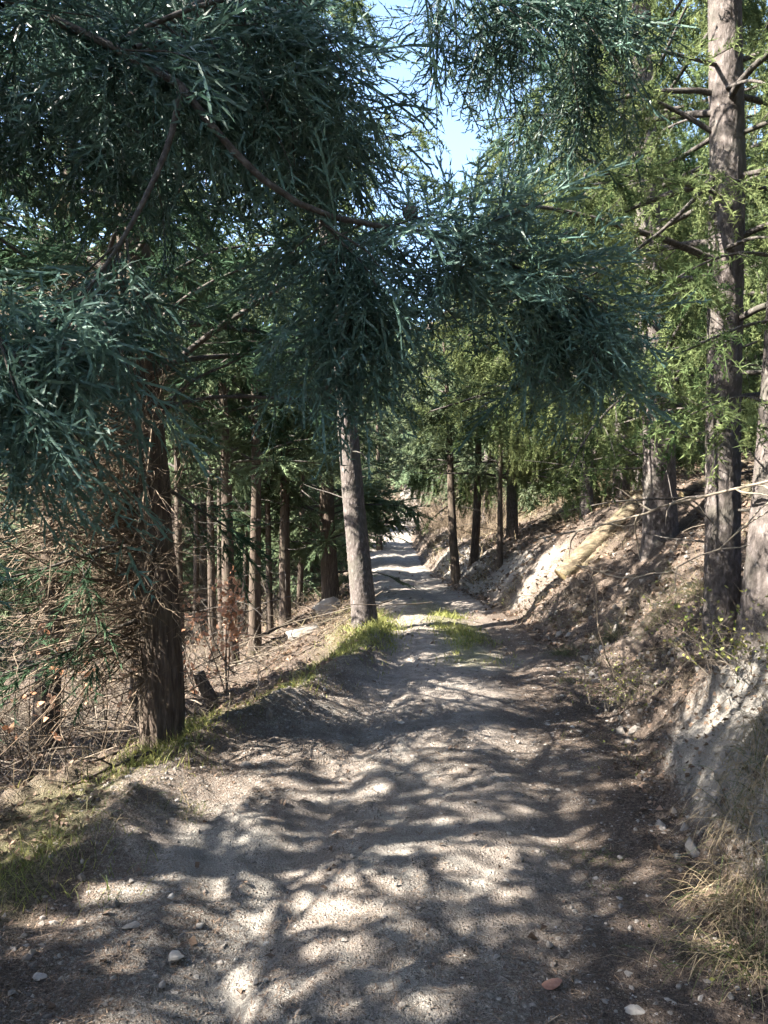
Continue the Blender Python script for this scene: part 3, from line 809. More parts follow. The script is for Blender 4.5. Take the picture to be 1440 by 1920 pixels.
put(OPEN, "slim evergreen cut off by the left edge behind the dead twigs", LS, -180, 1300, 7.4, (1.05, 1.05, 1.0))
for k, (px, Y, sc) in enumerate([(345, 12.0, .55), (418, 16.5, .6), (455, 17.5, .5), (560, 18.5, .6), (585, 21, .5), (330, 15, .7), (365, 18, .6)]):
    put(OPEN, ("thin trunk just right of the thick verge trunk", "thin trunk in the second row behind the oak leaves", "very thin trunk in the second row of the slope", "thin trunk above the bare slope by the rocks", "thin far trunk beside the dark bushy cypress", "dark slim trunk far down behind the thick verge trunk", "slim trunk in the third row behind the thick trunk")[k], LS, px, 1200, Y, (sc, sc, 1.0))
# --- the wood around: trees nothing in the photo tells apart
def fill(src, label, group, n, xr, yr, smin, smax, gap, rng, keepout=None, taken=[], clear=1.6):
    k = tries = 0
    while k < n and tries < 6000:
        tries += 1
        x = rng.uniform(*xr); y = rng.uniform(*yr)
        eL, eR = edges(np.array([y])); eL = float(eL[0]); eR = float(eR[0])
        if eL - 1.0 < x < eR + clear: continue
        if keepout and keepout(x, y): continue
        if any((x - a) ** 2 + (y - b) ** 2 < gap ** 2 for a, b in taken): continue
        taken.append((x, y)); k += 1
        s = rng.uniform(smin, smax)
        copy_thing(src, label, group, (x, y, gz(x, y) - .1), rng.uniform(0, 6.28), (s, s, s * rng.uniform(.9, 1.12)))
fr = RNG(77)
def blocked(x, y):      # keep the view of the trunks by the bank open
    return False
fill(OPEN, "slim evergreen in the wood below the track", "evergreens in the wood below the track", 4, (-10, -3.4), (10, 28), .8, 1.1, 1.6, fr)
fill(CY, "bushy cypress in the wood below the track", "cypresses in the wood below the track", 2, (-15, -3.3), (15, 34), .75, 1.1, 1.8, fr)
fill(FARB, "layered cedar far down the slope below the track", "cedars far down the slope", 28, (-45, -4), (22, 80), .9, 1.25, 2.6, fr)
fill(FARB, "pale cedar crown between the trunks below the track", "pale cedars between the trunks below the track", 16, (-13, -4.2), (17, 40), .55, .85, 1.7, fr)
fill(CE, "cedar with drooping boughs up the bank", "cedars up the bank", 14, (4.2, 16), (12, 34), .8, 1.1, 2.0, fr, clear=2.4)
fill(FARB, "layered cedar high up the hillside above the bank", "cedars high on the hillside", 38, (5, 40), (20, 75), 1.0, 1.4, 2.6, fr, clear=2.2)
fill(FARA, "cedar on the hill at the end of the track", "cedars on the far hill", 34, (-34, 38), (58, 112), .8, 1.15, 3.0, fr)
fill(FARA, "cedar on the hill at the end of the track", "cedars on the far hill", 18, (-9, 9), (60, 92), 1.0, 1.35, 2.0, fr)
for k, (x, y, sc) in enumerate([(-3.0, 20.5, .75), (-2.4, 27.5, .8), (-2.3, 36, .8), (3.2, 41, .85), (-2.0, 47, .9), (4.6, 33, .9)]):
    copy_thing(FARB, ("pale cedar just beyond the leaning grey trunk", "pale cedar at the left edge near the narrow part of the track", "pale cedar left of the track at its far end", "pale cedar right of the far track behind the leafless shrubs", "most distant pale cedar at the left edge of the track", "pale cedar above the leafless shrubs right of the track")[k], "pale cedars along the far track", (x, y, gz(x, y) - .1), k * 2.1, sc)
# unseen trees added beside the viewer so that their shade falls on the track
for k, (x, y, sc) in enumerate([(-5.3, 0.1, .9), (-8.6, -0.6, 1.05), (-5.4, -2.2, .95), (-9.6, 4.9, 1.05), (-7.6, 6.4, 1.0), (-8.0, -3.4, 1.0), (-6.6, 0.4, .9), (-3.6, -1.6, .9), (-2.9, -5.2, 1.0)]):
    copy_thing(CY, "unseen cypress added beside the track to shade it", "unseen trees added to shade the track", (x, y, gz(x, y) - .1), k * 1.1, sc)

for k, (x, y, sc) in enumerate([(3.6, 0.6, .9), (4.1, -2.6, 1.0), (2.9, -5.5, 1.0), (5.6, 2.4, 1.0), (0.9, -9.0, 1.1)]):  # unseen canopy added to hold sky light off the near boughs
    copy_thing(CE, "unseen cedar added behind the viewer to deepen the shade", "unseen cedars added behind the viewer for shade", (x, y, gz(x, y) - .1), k * 1.9, sc)

# ------------------------------------------------------------------ small things on the ground
def hit(px, py):
    """where the sight line of a photo pixel meets the land"""
    dx = (px - 720) / F; dz = -(py - HOR) / F
    y = np.arange(1.2, 70, 0.01)
    h = ground_z(dx * y, y, False); z = EYE + dz * y
    k = np.argmax(z < h)
    return np.array([dx * y[k], y[k], h[k]])

def scatter(n, xr, yr, dens, rng):
    """n points with density dens(x,y) in 0..1"""
    P = []
    c = 0
    while c < n:
        x = rng.uniform(*xr, n * 2); y = yr[0] + (yr[1] - yr[0]) * rng.random(n * 2)
        k = rng.random(n * 2) < dens(x, y)
        P.append(np.stack([x[k], y[k]], 1)); c += k.sum()
        if len(P) > 60: break
    P = np.concatenate(P)[:n]
    return np.c_[P, ground_z(P[:, 0], P[:, 1])]
def masks(x, y):
    eL, eR = edges(y); w = 0.16 * fbm(x * 0.4 + 9, y * 0.9, 3)
    return eL + w - x, x - eR - w

ICO_V = norm(np.array([(-1, 1.618, 0), (1, 1.618, 0), (-1, -1.618, 0), (1, -1.618, 0), (0, -1, 1.618), (0, 1, 1.618), (0, -1, -1.618), (0, 1, -1.618), (1.618, 0, -1), (1.618, 0, 1), (-1.618, 0, -1), (-1.618, 0, 1)], float))
ICO_F = np.array([(0, 11, 5), (0, 5, 1), (0, 1, 7), (0, 7, 10), (0, 10, 11), (1, 5, 9), (5, 11, 4), (11, 10, 2), (10, 7, 6), (7, 1, 8), (3, 9, 4), (3, 4, 2), (3, 2, 6), (3, 6, 8), (3, 8, 9), (4, 9, 5), (2, 4, 11), (6, 2, 10), (8, 6, 7), (9, 8, 1)])

def build_gravel():
    rng = RNG(301)
    def dens(x, y):
        dl, dr = masks(x, y)
        return np.where((dl < 0.1) & (dr < 0.35), 1, 0.04) * (2.4 / np.maximum(y, 2.4)) ** 1.3 * np.clip(0.55 + 1.1 * fbm(x * 1.5, y * 1.5 + 20, 3), 0.1, 1)
    OCT_V = np.array([(1, 0, 0), (0, 1, 0), (-1, 0, 0), (0, -1, 0), (0, 0, 1), (0, 0, -1)], float)
    OCT_F = np.array([(0, 1, 4), (1, 2, 4), (2, 3, 4), (3, 0, 4), (1, 0, 5), (2, 1, 5), (3, 2, 5), (0, 3, 5)])
    out, tis = [], []
    for n, BV, BF, lo, hi, ex in ((14000, OCT_V, OCT_F, .0022, .006, .5), (5000, ICO_V, ICO_F, .0045, .016, .5)):
        P = scatter(n, (-3, 3), (1.6, 12), dens, rng)
        n = len(P); k = len(BV)
        r = np.clip(lo * (1 - rng.random(n)) ** -ex, lo, hi) * np.clip(P[:, 1] / 4, .9, 1.6)
        sh = rng.uniform(0.6, 1.4, (n, 1, 3)) * np.array([1, 1, .6])
        jit = 1 + rng.normal(0, 0.2, (n, k, 1))
        a = rng.uniform(0, 6.28, n); ca, sa = np.cos(a)[:, None], np.sin(a)[:, None]
        V = (BV[None] * jit + rng.normal(0, .12, (n, k, 3))) * sh * r[:, None, None]
        V = np.stack([V[..., 0] * ca - V[..., 1] * sa, V[..., 0] * sa + V[..., 1] * ca, V[..., 2]], -1) + P[:, None] - np.array([0, 0, .25]) * r[:, None, None]
        out.append((V.reshape(-1, 3), (BF[None] + (np.arange(n) * k)[:, None, None]).reshape(-1, 3)))
        tis.append(np.repeat(np.clip(rng.normal(.36, .2, n), 0, 1), k))
    V, Fc = join(out)
    link("gravel", mesh_from("gravel", V, Fc, M_stone, np.concatenate(tis)), kind="stuff", label="loose gravel strewn over the dirt track", category="gravel")
build_gravel()

def build_litter():
    rng = RNG(302)
    def dens(x, y):
        dl, dr = masks(x, y)
        k = np.clip(0.5 + 1.0 * fbm(x * 1.2 + 5, y * 0.8, 4) + .5 * sstep(-.6, .2, dr) + .4 * sstep(-.4, .2, dl), 0.05, 1)
        return k * (2.4 / np.maximum(y, 2.4)) ** 1.2
    P = scatter(52000, (-4.5, 4.5), (1.6, 13), dens, rng)
    n = len(P); a = rng.uniform(0, 6.28, n); L = rng.uniform(.012, .05, n) * np.where(rng.random(n) < .04, 2.5, 1)
    d = np.stack([np.cos(a), np.sin(a), rng.normal(0, .18, n)], 1) * L[:, None]
    s = np.stack([-np.sin(a), np.cos(a), 0 * a], 1) * (rng.uniform(.0012, .0026, n) * np.clip(P[:, 1] / 4, 1, 2.2))[:, None]
    b = P + np.array([0, 0, .005])
    V = np.stack([b - s, b + s, b + d + np.array([0, 0, .002])], 1).reshape(-1, 3)
    link("needle_litter", mesh_from("needle_litter", V, np.arange(n * 3).reshape(-1, 3), M_needle, np.repeat(rng.beta(1.4, 2.2, n), 3)), kind="stuff",
         label="fallen needles and bits of twig over the track and banks", category="litter")
    # dry leaves on the slopes
    def dens2(x, y):
        dl, dr = masks(x, y)
        return np.where((dl > -.1) | (dr > -.15), 1, .035) * (3 / np.maximum(y, 3)) ** .8 * np.clip(.55 + fbm(x * 1.3, y * 1.3 + 9, 3), .05, 1)
    P = scatter(34000, (-8, 8), (1.7, 22), dens2, rng)
    n = len(P); a = rng.uniform(0, 6.28, n); L = rng.uniform(.02, .058, n) * np.clip(P[:, 1] / 6, .8, 1.8)
    d = np.stack([np.cos(a), np.sin(a), rng.normal(0, .35, n)], 1) * L[:, None]
    s = np.stack([-np.sin(a), np.cos(a), rng.normal(0, .45, n)], 1) * (L * rng.uniform(.25, .45, n))[:, None]
    b = P + np.array([0, 0, .008]); up = np.array([0, 0, 1]) * (L * rng.uniform(.05, .4, n))[:, None]
    V = np.stack([b - d * .5, b - s + up, b + d * .5, b + s + up], 1).reshape(-1, 3)
    i = np.arange(n)[:, None] * 4
    Tq = np.concatenate([i + np.array([0, 1, 2]), i + np.array([0, 2, 3])])
    link("leaf_litter", mesh_from("leaf_litter", V, Tq, M_leaf, np.repeat(rng.beta(1.6, 2, n), 4)), kind="stuff",
         label="dry brown leaves covering the slopes beside the track", category="litter")
build_litter()

def blades(P, d, L, w, rng, droop=0.6, K=4):
    """arching grass blades: strips of K points"""
    n = len(P); d = norm(d)
    C = np.zeros((n, K, 3)); C[:, 0] = P
    dd = d.copy()
    for k in range(1, K):
        dd = norm(dd + np.array([0, 0, -droop / K]) * (k * .8) + rng.normal(0, .05, (n, 3)))
        C[:, k] = C[:, k - 1] + dd * (L / (K - 1))[:, None]
    s = norm(np.cross(d, np.array([0, 0, 1.0]) + rng.normal(0, .5, (n, 3))))
    ww = np.asarray(w).reshape(-1, 1) * np.r_[np.linspace(1, .55, K - 1), .04][None] * .5
    A = C - s[:, None] * ww[..., None]; B = C + s[:, None] * ww[..., None]
    V = np.stack([A, B], 2).reshape(n, 2 * K, 3)
    i = (np.arange(n) * 2 * K)[:, None, None]
    q = np.array([[2 * k, 2 * k + 1, 2 * k + 3, 2 * k + 2] for k in range(K - 1)])[None] + i
    return V.reshape(-1, 3), q.reshape(-1, 4)

def build_grass():
    rng = RNG(303)
    def dens(x, y):
        dl, dr = masks(x, y); u = x - T(_cx, y)
        v = np.exp(-((dl - .08) / .34) ** 2) * np.clip(.12 + 1.7 * fbm(x * 1.5 + 2, y * 1.5, 3), 0.02, 1) * (y < 12)
        v = np.maximum(v, np.exp(-((u - .28) / .28) ** 2) * sstep(8, 8.8, y) * (1 - sstep(12.5, 14.5, y)) * np.clip(.3 + 1.8 * fbm(x * 2, y * 1.2, 3), 0, 1))
        v = np.maximum(v, np.exp(-((dl + .15) / .3) ** 2) * sstep(8.5, 9.5, y) * (1 - sstep(12, 14, y)))
        return v * (3.5 / np.maximum(y, 3.5)) ** .4
    P = scatter(10000, (-3.4, 2.2), (2.2, 14.5), dens, rng)
    n = len(P); d = np.c_[rng.normal(0, .38, (n, 2)), np.ones(n)]
    L = rng.uniform(.03, .11, n) * np.where(rng.random(n) < .1, 1.8, 1)
    V, Q = blades(P, d, L, rng.uniform(.0025, .005, n) * np.clip(P[:, 1] / 4, 1, 2.5), rng, .7)
    link("verge_grass", mesh_from("verge_grass", V, Q, M_grass, np.repeat(np.clip(rng.normal(.55, .25, n), 0, 1), 8)), kind="stuff",
         label="short green grass on the verge and the crown of the track", category="grass")
    # dry grass on the banks
    def dens2(x, y):
        dl, dr = masks(x, y)
        return np.where(dr > .15, np.clip(-.05 + 1.1 * fbm(x * .9 + 60, y * .9, 3) + .35 * sstep(14, 20, y), 0, 1), np.where(dl > .1, .25, 0)) * (5 / np.maximum(y, 5)) ** .5
    P = scatter(12500, (-7, 9), (3, 45), dens2, rng)
    n = len(P); d = np.c_[rng.normal(-.25, .5, n), rng.normal(-.1, .4, n), np.ones(n)]
    L = rng.uniform(.10, .34, n) * np.clip(P[:, 1] / 12, .8, 1.6)
    V, Q = blades(P, d, L, rng.uniform(.003, .006, n) * np.clip(P[:, 1] / 5, 1, 4), rng, 1.0)
    link("dry_grass", mesh_from("dry_grass", V, Q, M_straw, np.repeat(np.clip(rng.normal(.6, .25, n), 0, 1), 8)), kind="stuff",
         label="thin dry grass on the banks beside the track", category="grass")
build_grass()

def tuft(label, px, py, n, L, green, sweep, spread=.5, rad=.07, seed=0, name="grass_tuft", group=None, w=.0036):
    rng = RNG(400 + seed); p = hit(px, py)
    t = rng.normal(0, rad, (n, 2)); P = np.c_[t, ground_z(p[0] + t[:, 0], p[1] + t[:, 1]) - p[2] - .01]
    d = np.c_[rng.normal(sweep[0], spread, n), rng.normal(sweep[1], spread, n), np.full(n, .75)]
    ln = L * rng.uniform(.35, 1.1, n)
    V, Q = blades(P, d, ln, rng.uniform(.6, 1.2, n) * w, rng, 1.25, 6)
    ti = np.where(rng.random(n) < green, rng.uniform(0, .25, n), rng.uniform(.5, 1, n))
    o = link(name, mesh_from(name, V, Q, M_straw, np.repeat(ti, 12)), label=label, category="grass", group=group)
    return setloc(o, p)
tuft("big arching straw tuft spilling over the track at the right edge", 1405, 1690, 320, .42, .30, (-.55, -.15), .5, .10, 1)
tuft("green-hearted tuft lowest at the right edge, its dry blades sweeping left", 1408, 1800, 280, .38, .45, (-.5, -.1), .5, .09, 2)
tuft("pale brown tuft hanging from the clay bank at the right edge", 1430, 1500, 300, .40, .25, (-.45, -.3), .45, .10, 3)
tuft("straw tuft high on the clay bank under the broad trunk", 1432, 1400, 260, .38, .2, (-.35, -.3), .45, .09, 4)
tuft("dark green tuft at the foot of the bank by the bend", 1060, 1225, 240, .34, .9, (-.4, -.2), .5, .10, 5)
tuft("bright green tuft halfway up the bank beside the pale sapling", 1150, 1200, 240, .34, .8, (-.35, -.2), .5, .09, 6)
tuft("arching green and straw tuft below the bright plant on the bank", 1235, 1160, 240, .36, .6, (-.5, -.2), .5, .09, 7)
tuft("tuft at the foot of the straight trunk on the right bank", 1310, 1115, 200, .36, .6, (-.4, -.2), .5, .09, 8)
tuft("small yellow-green tuft in the shade at the inside of the bank", 1060, 1275, 90, .16, .9, (-.1, 0), .6, .05, 9)
tuft("tiny green tuft on the right wheel track, upper one of three", 1058, 1600, 70, .10, .95, (0, 0), .6, .05, 10)
tuft("tiny green tuft on the right wheel track, middle one of three", 1130, 1607, 80, .11, .95, (0, 0), .6, .05, 11)
tuft("tiny green tuft on the right wheel track, lowest of three", 1142, 1668, 60, .08, .95, (0, 0), .6, .04, 12)
tuft("thin grass tuft on the left edge hump with seed stalks", 352, 1530, 60, .20, .7, (0, 0), .35, .06, 13)
tuft("few green blades on the dark hump at lower left", 205, 1690, 16, .17, .8, (0, 0), .35, .03, 14)
tuft("green tuft against the foot of the thick dark trunk", 345, 1398, 130, .20, .95, (.1, -.1), .45, .07, 15)
tuft("grass tuft on the crumbled clod of the left edge", 487, 1335, 80, .10, .85, (0, 0), .5, .05, 16)
tuft("green and straw tuft on the falling edge at far lower left", 140, 1560, 160, .24, .6, (-.1, -.1), .45, .12, 17)
tuft("dry grass tuft on the left edge below the thick trunk", 250, 1490, 120, .16, .5, (0, 0), .5, .10, 18)
tuft("bleached grass tuft beside the foot of the leaning grey trunk", 640, 1205, 160, .34, .15, (-.2, -.1), .5, .10, 19)

# --- stones
def stone(label, px, py, size, seed, group=None, mat=None, flat=.55, tint=.7, name="stone", rz=0):
    rng = RNG(500 + seed); p = hit(px, py)
    th, ph = np.meshgrid(np.linspace(0, np.pi, 10), np.linspace(0, 2 * np.pi, 16, endpoint=False), indexing="ij")
    D = np.stack([np.sin(th) * np.cos(ph), np.sin(th) * np.sin(ph), np.cos(th)], -1)
    r = np.ones(th.shape)
    for k in range(14):       # knock planes off a ball
        nrm = norm(rng.normal(size=3)); c = rng.uniform(.5, .86)
        dt = D @ nrm; r = np.minimum(r, np.where(dt > 1e-3, c / np.maximum(dt, 1e-3), 9))
    r = r * (1 + .05 * fbm(D[..., 0] * 3 + seed, D[..., 1] * 3 + D[..., 2] * 2, 3))
    V = D * r[..., None] * np.array(size) * .5 * np.array([1, 1, flat / .55])
    a = rng.uniform(0, 6.28) if rz is None else rz
    V = np.stack([V[..., 0] * math.cos(a) - V[..., 1] * math.sin(a), V[..., 0] * math.sin(a) + V[..., 1] * math.cos(a), V[..., 2]], -1)
    i = np.arange(160).reshape(10, 16); j = np.roll(i, -1, 1)
    Q = np.stack([i[:-1], j[:-1], j[1:], i[1:]], -1).reshape(-1, 4)
    o = link(name, mesh_from(name, V.reshape(-1, 3), Q, mat or M_stone, np.full(160, tint) + .15 * fbm(V[..., 0].ravel() * 60, V[..., 1].ravel() * 60, 2)),
             label=label, category="stone", group=group)
    return setloc(o, p + np.array([0, 0, size[2] * .08]))
stone("flat reddish stone half buried in the track near the bottom edge", 1035, 1845, (.11, .055, .025), 1, mat=M_redstone, tint=.6, rz=.5)
stone("broad pale flat stone in the track at the bottom right", 1190, 1892, (.095, .055, .03), 2, tint=.7, rz=.2)
stone("pale slab cut off by the bottom edge", 1255, 1935, (.12, .07, .04), 3, tint=.65, rz=.3)
stone("rounded grey stone lying in the erosion gully", 330, 1795, (.072, .055, .05), 4, tint=.75, rz=.2)
stone("small white stone perched above the gully", 322, 1682, (.032, .03, .034), 5, tint=.95)
stone("pale clay clod on the left hump", 250, 1735, (.09, .05, .03), 6, tint=.5, rz=.3)
stone("small stone on the dark hump at lower left", 248, 1652, (.028, .022, .022), 7, tint=.7)
stone("flat stone sunk in the hump at lower left corner", 75, 1800, (.06, .04, .03), 8, tint=.7)
stone("lumpy pale stone in the lower left corner, below the flat one", 75, 1830, (.06, .055, .03), 9, tint=.65)
stone("leaning clod of earth standing on the left edge", 505, 1345, (.06, .07, .13), 10, tint=.3, rz=.4)
stone("brownish block beside the left edge below the clod", 462, 1438, (.10, .09, .08), 11, tint=.35, rz=.4)
rs = RNG(520)
for k, (px, py) in enumerate([(737, 1645), (742, 1656), (660, 1605), (720, 1695), (877, 1650), (977, 1608), (835, 1690), (895, 1710), (990, 1640), (1162, 1607), (1115, 1648), (1190, 1555),
                              (870, 1760), (800, 1752), (1030, 1770), (930, 1795), (1380, 1855), (1365, 1870), (1270, 1850), (440, 1625), (415, 1545), (376, 1735), (755, 1885), (935, 1872), (560, 1895), (500, 1835), (305, 1845),
                              (640, 1300), (715, 1305), (1105, 1500), (1280, 1460), (1290, 1535), (1180, 1740), (1135, 1730), (690, 1470), (480, 1840), (930, 1450), (1000, 1555)]):
    s = rs.uniform(.016, .034)
    stone("small pale loose stone lying on the track", px, py, (s * 1.2, s, s * .9), 30 + k, "small loose stones on the track", tint=rs.uniform(.3, .7), rz=rs.uniform(0, 3))
stone("pale rock outcrop on the edge left of the leaning grey trunk", 615, 1150, (.75, .55, .62), 80, tint=.55, rz=.5, name="rock")
stone("smaller pale rock sloping down from the outcrop", 565, 1190, (.75, .45, .34), 81, tint=.5, rz=.6, name="rock")

# --- log and poles on the bank
def log(name, label, a, b, r0, r1, mat, cut, seed, group=None, S=20):
    a = np.array(a, float); b = np.array(b, float)
    t = thing(name, label, "log", a, group)
    n = 60; P = np.linspace(0, 1, n)[:, None] * (b - a)[None]
    rng = RNG(seed); P[:, 2] += .02 * np.sin(np.linspace(0, 5, n))
    V, Q = tubes(P[None], np.linspace(r0, r1, n)[None], S)
    V = V.reshape(n, S, 3); c = P[:, None]
    V = c + (V - c) * (1 + .11 * fbm(np.arange(S)[None] * .8 + seed, np.arange(n)[:, None] * .35, 4))[..., None]
    link("bark", mesh_from("bark", V.reshape(-1, 3), Q, mat, smooth=True), t)
    for e, (k, sg) in enumerate(((0, -1), (n - 1, 1))):
        ring = V[k] * 1.0; ctr = ring.mean(0) + norm(b - a) * sg * .004
        VV = np.r_[ring * .985 + ctr * .015, [ctr]]
        link("cut_end", mesh_from("cut_end", VV, np.array([[i, (i + 1) % S, S] for i in range(S)]), cut), t)
    return t
def on(x, y, h): return (x, y, gz(x, y) + h)
log("fallen_log", "yellow cut log lying down the bank with its sawn end towards the track", on(2.80, 11.7, .12), on(4.15, 11.95, .07), .165, .15, M_log, M_cut, 3)
log("fallen_log", "thin split pole lying beside the cut log", on(3.05, 11.35, .05), on(4.3, 11.6, .06), .05, .04, M_log, M_cut, 4)
log("fallen_log", "bleached poles end above the sunlit trunk's foot", on(4.35, 10.9, .08), on(6.2, 11.6, .08), .06, .05, M_log, M_cut, 5)
log("tree_stump", "short slanting dark stump right of the thick verge trunk", hit(410, 1330) - np.array([0, 0, .1]), hit(410, 1330) + np.array([-.22, .0, .42]), .075, .065, M_bark_brown, M_limb, 6)
log("tree_stump", "low broken stub leaning beside the dark slanting stump", hit(375, 1350) - np.array([0, 0, .1]), hit(375, 1350) + np.array([-.22, .05, .16]), .045, .035, M_bark_brown, M_limb, 7)

# --- loose and dead branches that can be told apart
def dead_branch(label, pts, r0, r1, mat, seed, tw=8, twl=.35, tint=.4, name="dead_branch"):
    rng = RNG(700 + seed); P = resample(np.array(pts), 14); o = P[0].copy()
    P = P - o
    P[1:-1] += rng.normal(0, .008, (12, 3))
    parts = [tubes(P[None], np.linspace(r0, r1, 14)[None], 7)]
    if tw:
        q, d = along(rng, P[None], tw, .9)
        B = wander(q, d, rng.uniform(.3, 1, tw) * twl, 8, .15, 0.02, rng)
        parts.append(tubes(B, np.linspace(r1 * .9 + .001, .0012, 8)[None].repeat(tw, 0), 7))
    V, Q = join(parts)
    return setloc(link(name, mesh_from(name, V, Q, mat, np.full(len(V), tint), True), label=label, category="branch"), o)
H_ = lambda px, py, up=0.0: hit(px, py) + np.array([0, 0, up])
dead_branch("long dark dead branch slanting down from the thick trunk's foot, upper one", [at(295, 1408, 4.9), at(200, 1440, 4.7), at(100, 1490, 4.5), at(-20, 1570, 4.2)], .012, .006, M_brush, 1, 7, .4, .1)
dead_branch("long dark dead branch in the brushwood, lower one of two", [at(275, 1395, 5.6), at(170, 1425, 5.3), at(60, 1475, 5.0), at(-40, 1520, 4.8)], .013, .006, M_brush, 2, 8, .5, .05)
dead_branch("bent dead bough among the cut branches below the verge", [H_(560, 1180, .25), H_(500, 1215, .25), H_(440, 1245, .3), H_(360, 1290, .3)], .03, .015, M_brush, 3, 10, .6, .1)
dead_branch("thin grey branch stretched up along the green verge", [H_(478, 1330, .1), H_(488, 1290, .2), H_(540, 1250, .18), H_(600, 1215, .1)], .009, .004, M_brush, 4, 8, .3, .35)
dead_branch("long pale bare branch sloping across the bank in front of the trunks", [at(1010, 1010, 6.4), at(1140, 985, 6.0), at(1260, 945, 5.4), at(1360, 915, 4.9), at(1470, 895, 4.5)], .008, .009, M_brush, 5, 9, .5, .8)
dead_branch("thin forked dead twig hanging before the broad trunk", [at(1080, 1060, 5.2), at(1180, 1090, 4.9), at(1340, 1040, 4.5), at(1460, 930, 4.3)], .004, .005, M_brush, 6, 10, .4, .75)
dead_branch("curved dark twig rooted low on the sunlit part of the bank", [H_(1255, 1245), H_(1265, 1230, .08), at(1282, 1185, hit(1265, 1230)[1]), at(1276, 1165, hit(1265, 1230)[1])], .006, .003, M_brush, 7, 4, .12, .1)
dead_branch("fallen twig forked flat on the left hump", [H_(240, 1500, .03), H_(262, 1485, .05), H_(285, 1492, .03)], .005, .002, M_twig, 8, 4, .12, .95)
# the pale sapling
sp = hit(1152, 1272)
dead_branch("pale bare sapling standing on the bank below the log", [sp, at(1140, 1235, sp[1]), at(1122, 1190, sp[1]), at(1118, 1130, sp[1]), at(1112, 1060, sp[1])], .008, .003, M_twig, 9, 12, .22, .8, name="sapling")
dead_branch("second thinner stem at the foot of the pale sapling", [hit(1128, 1285), at(1124, 1230, sp[1]), at(1122, 1195, sp[1])], .005, .003, M_twig, 10, 5, .15, .6, name="sapling")

# --- brushwood and shrubs
def twig_bush(rng, n, h, spread, r, K=8, curl=.12, sub=5, subL=.4, up=.8):
    st = np.c_[rng.normal(0, spread * .25, (n, 2)), np.zeros(n)]
    d = np.c_[rng.normal(0, .55, (n, 2)) * spread, np.full(n, up)]
    A = wander(st, d, h * rng.uniform(.5, 1.2, n), K, curl, .02, rng)
    q, dd = along(rng, A, sub, .6)
    B = wander(q, dd, subL * rng.uniform(.3, 1.1, len(q)), 6, .15, .02, rng)
    return join([tubes(A, r * np.linspace(1, .3, K)[None].repeat(n, 0), 4), tubes(B, r * .45 * np.linspace(1, .4, 6)[None].repeat(len(q), 0), 3)])
def build_brush():
    rng = RNG(801)
    def dens(x, y):
        dl, dr = masks(x, y)
        return np.clip((dl - .35) * 1.4, 0, 1) * (1 - sstep(3.8, 5.5, dl)) * np.clip(.5 + .9 * fbm(x * .8 + 3, y * .8, 2), 0.05, 1)
    P = scatter(820, (-7, -1.4), (2.6, 11.5), dens, rng)
    n = len(P); a = rng.normal(2.6, 1.0, n); P[:, 2] += rng.random(n) ** 2 * .38
    d = np.c_[np.cos(a), np.sin(a), rng.normal(.05, .28, n)]
    A = wander(P, d, rng.uniform(.35, 1.5, n), 9, .12, .025, rng)
    q, dd = along(rng, A, 2, .8); B = wander(q, dd, rng.uniform(.1, .5, len(q)), 6, .2, .02, rng)
    r = rng.uniform(.0025, .008, n)[:, None] * np.linspace(1, .35, 9)[None]
    V, Q = join([tubes(A, r, 4), tubes(B, .0022 * np.linspace(1, .4, 6)[None].repeat(len(q), 0), 3)])
    ti = np.r_[np.repeat(rng.beta(1.6, 1.8, n), 36), np.repeat(rng.beta(2, 1.6, len(q)), 18)]
    link("brushwood", mesh_from("brushwood", V, Q, M_brush, ti, True), kind="stuff", label="tangle of dead cut branches on the slope left of the track", category="brushwood")
    # a heap of longer poles by the rocks
    n = 34
    c = np.array([hit(530, 1215)]) + rng.normal(0, 1, (n, 3)) * np.array([.7, .9, .0])
    c[:, 2] = ground_z(c[:, 0], c[:, 1]) + rng.random(n) * .35
    d = np.c_[rng.normal(-.8, .15, n), rng.normal(-.55, .25, n), rng.normal(-.12, .1, n)]
    A = wander(c - norm(d) * .8, d, rng.uniform(1, 2.4, n), 9, .05, .01, rng)
    V, Q = tubes(A, rng.uniform(.004, .013, n)[:, None] * np.linspace(1, .4, 9)[None], 5)
    link("branch_heap", mesh_from("branch_heap", V, Q, M_brush, np.repeat(rng.beta(1.3, 2.2, n), 45), True), kind="stuff", label="heap of cut branches on the slope below the pale rocks", category="brushwood")
build_brush()

def shrub(label, p, h, spread, n, seed, mat=M_twig, leafy=None, group=None, name="bare_shrub", r=.004, tint=(2, 2), lsize=.04, nleaf=0):
    rng = RNG(820 + seed)
    V, Q = twig_bush(rng, n, h, spread, r)
    t = thing(name, label, "shrub", p, group)
    link("twigs", mesh_from("twigs", V, Q, mat, rng.beta(*tint, len(V) // 2).repeat(2)[:len(V)] if len(V) % 2 == 0 else np.full(len(V), .5)), t, kind="stuff")
    if leafy is not None:
        k = rng.integers(0, len(V), nleaf); P = V[k]; P = P[P[:, 2] > h * .18]; m = len(P)
        a = norm(rng.normal(size=(m, 3))) * lsize * rng.uniform(.6, 1.2, (m, 1)); b = norm(np.cross(a, rng.normal(size=(m, 3)))) * lsize * .3
        VV = np.stack([P, P + a * .5 - b, P + a, P + a * .5 + b], 1).reshape(-1, 3); i = np.arange(m)[:, None] * 4
        link("leaves", mesh_from("leaves", VV, (i + np.arange(4)[None]), leafy, np.repeat(rng.random(m), 4)), t, kind="stuff")
    return t
B0 = shrub("tawny leafless shrub on the bank where the track narrows", (2.6, 24, gz(2.6, 24)), 1.7, .9, 90, 1, r=.007, tint=(3, 1.6))
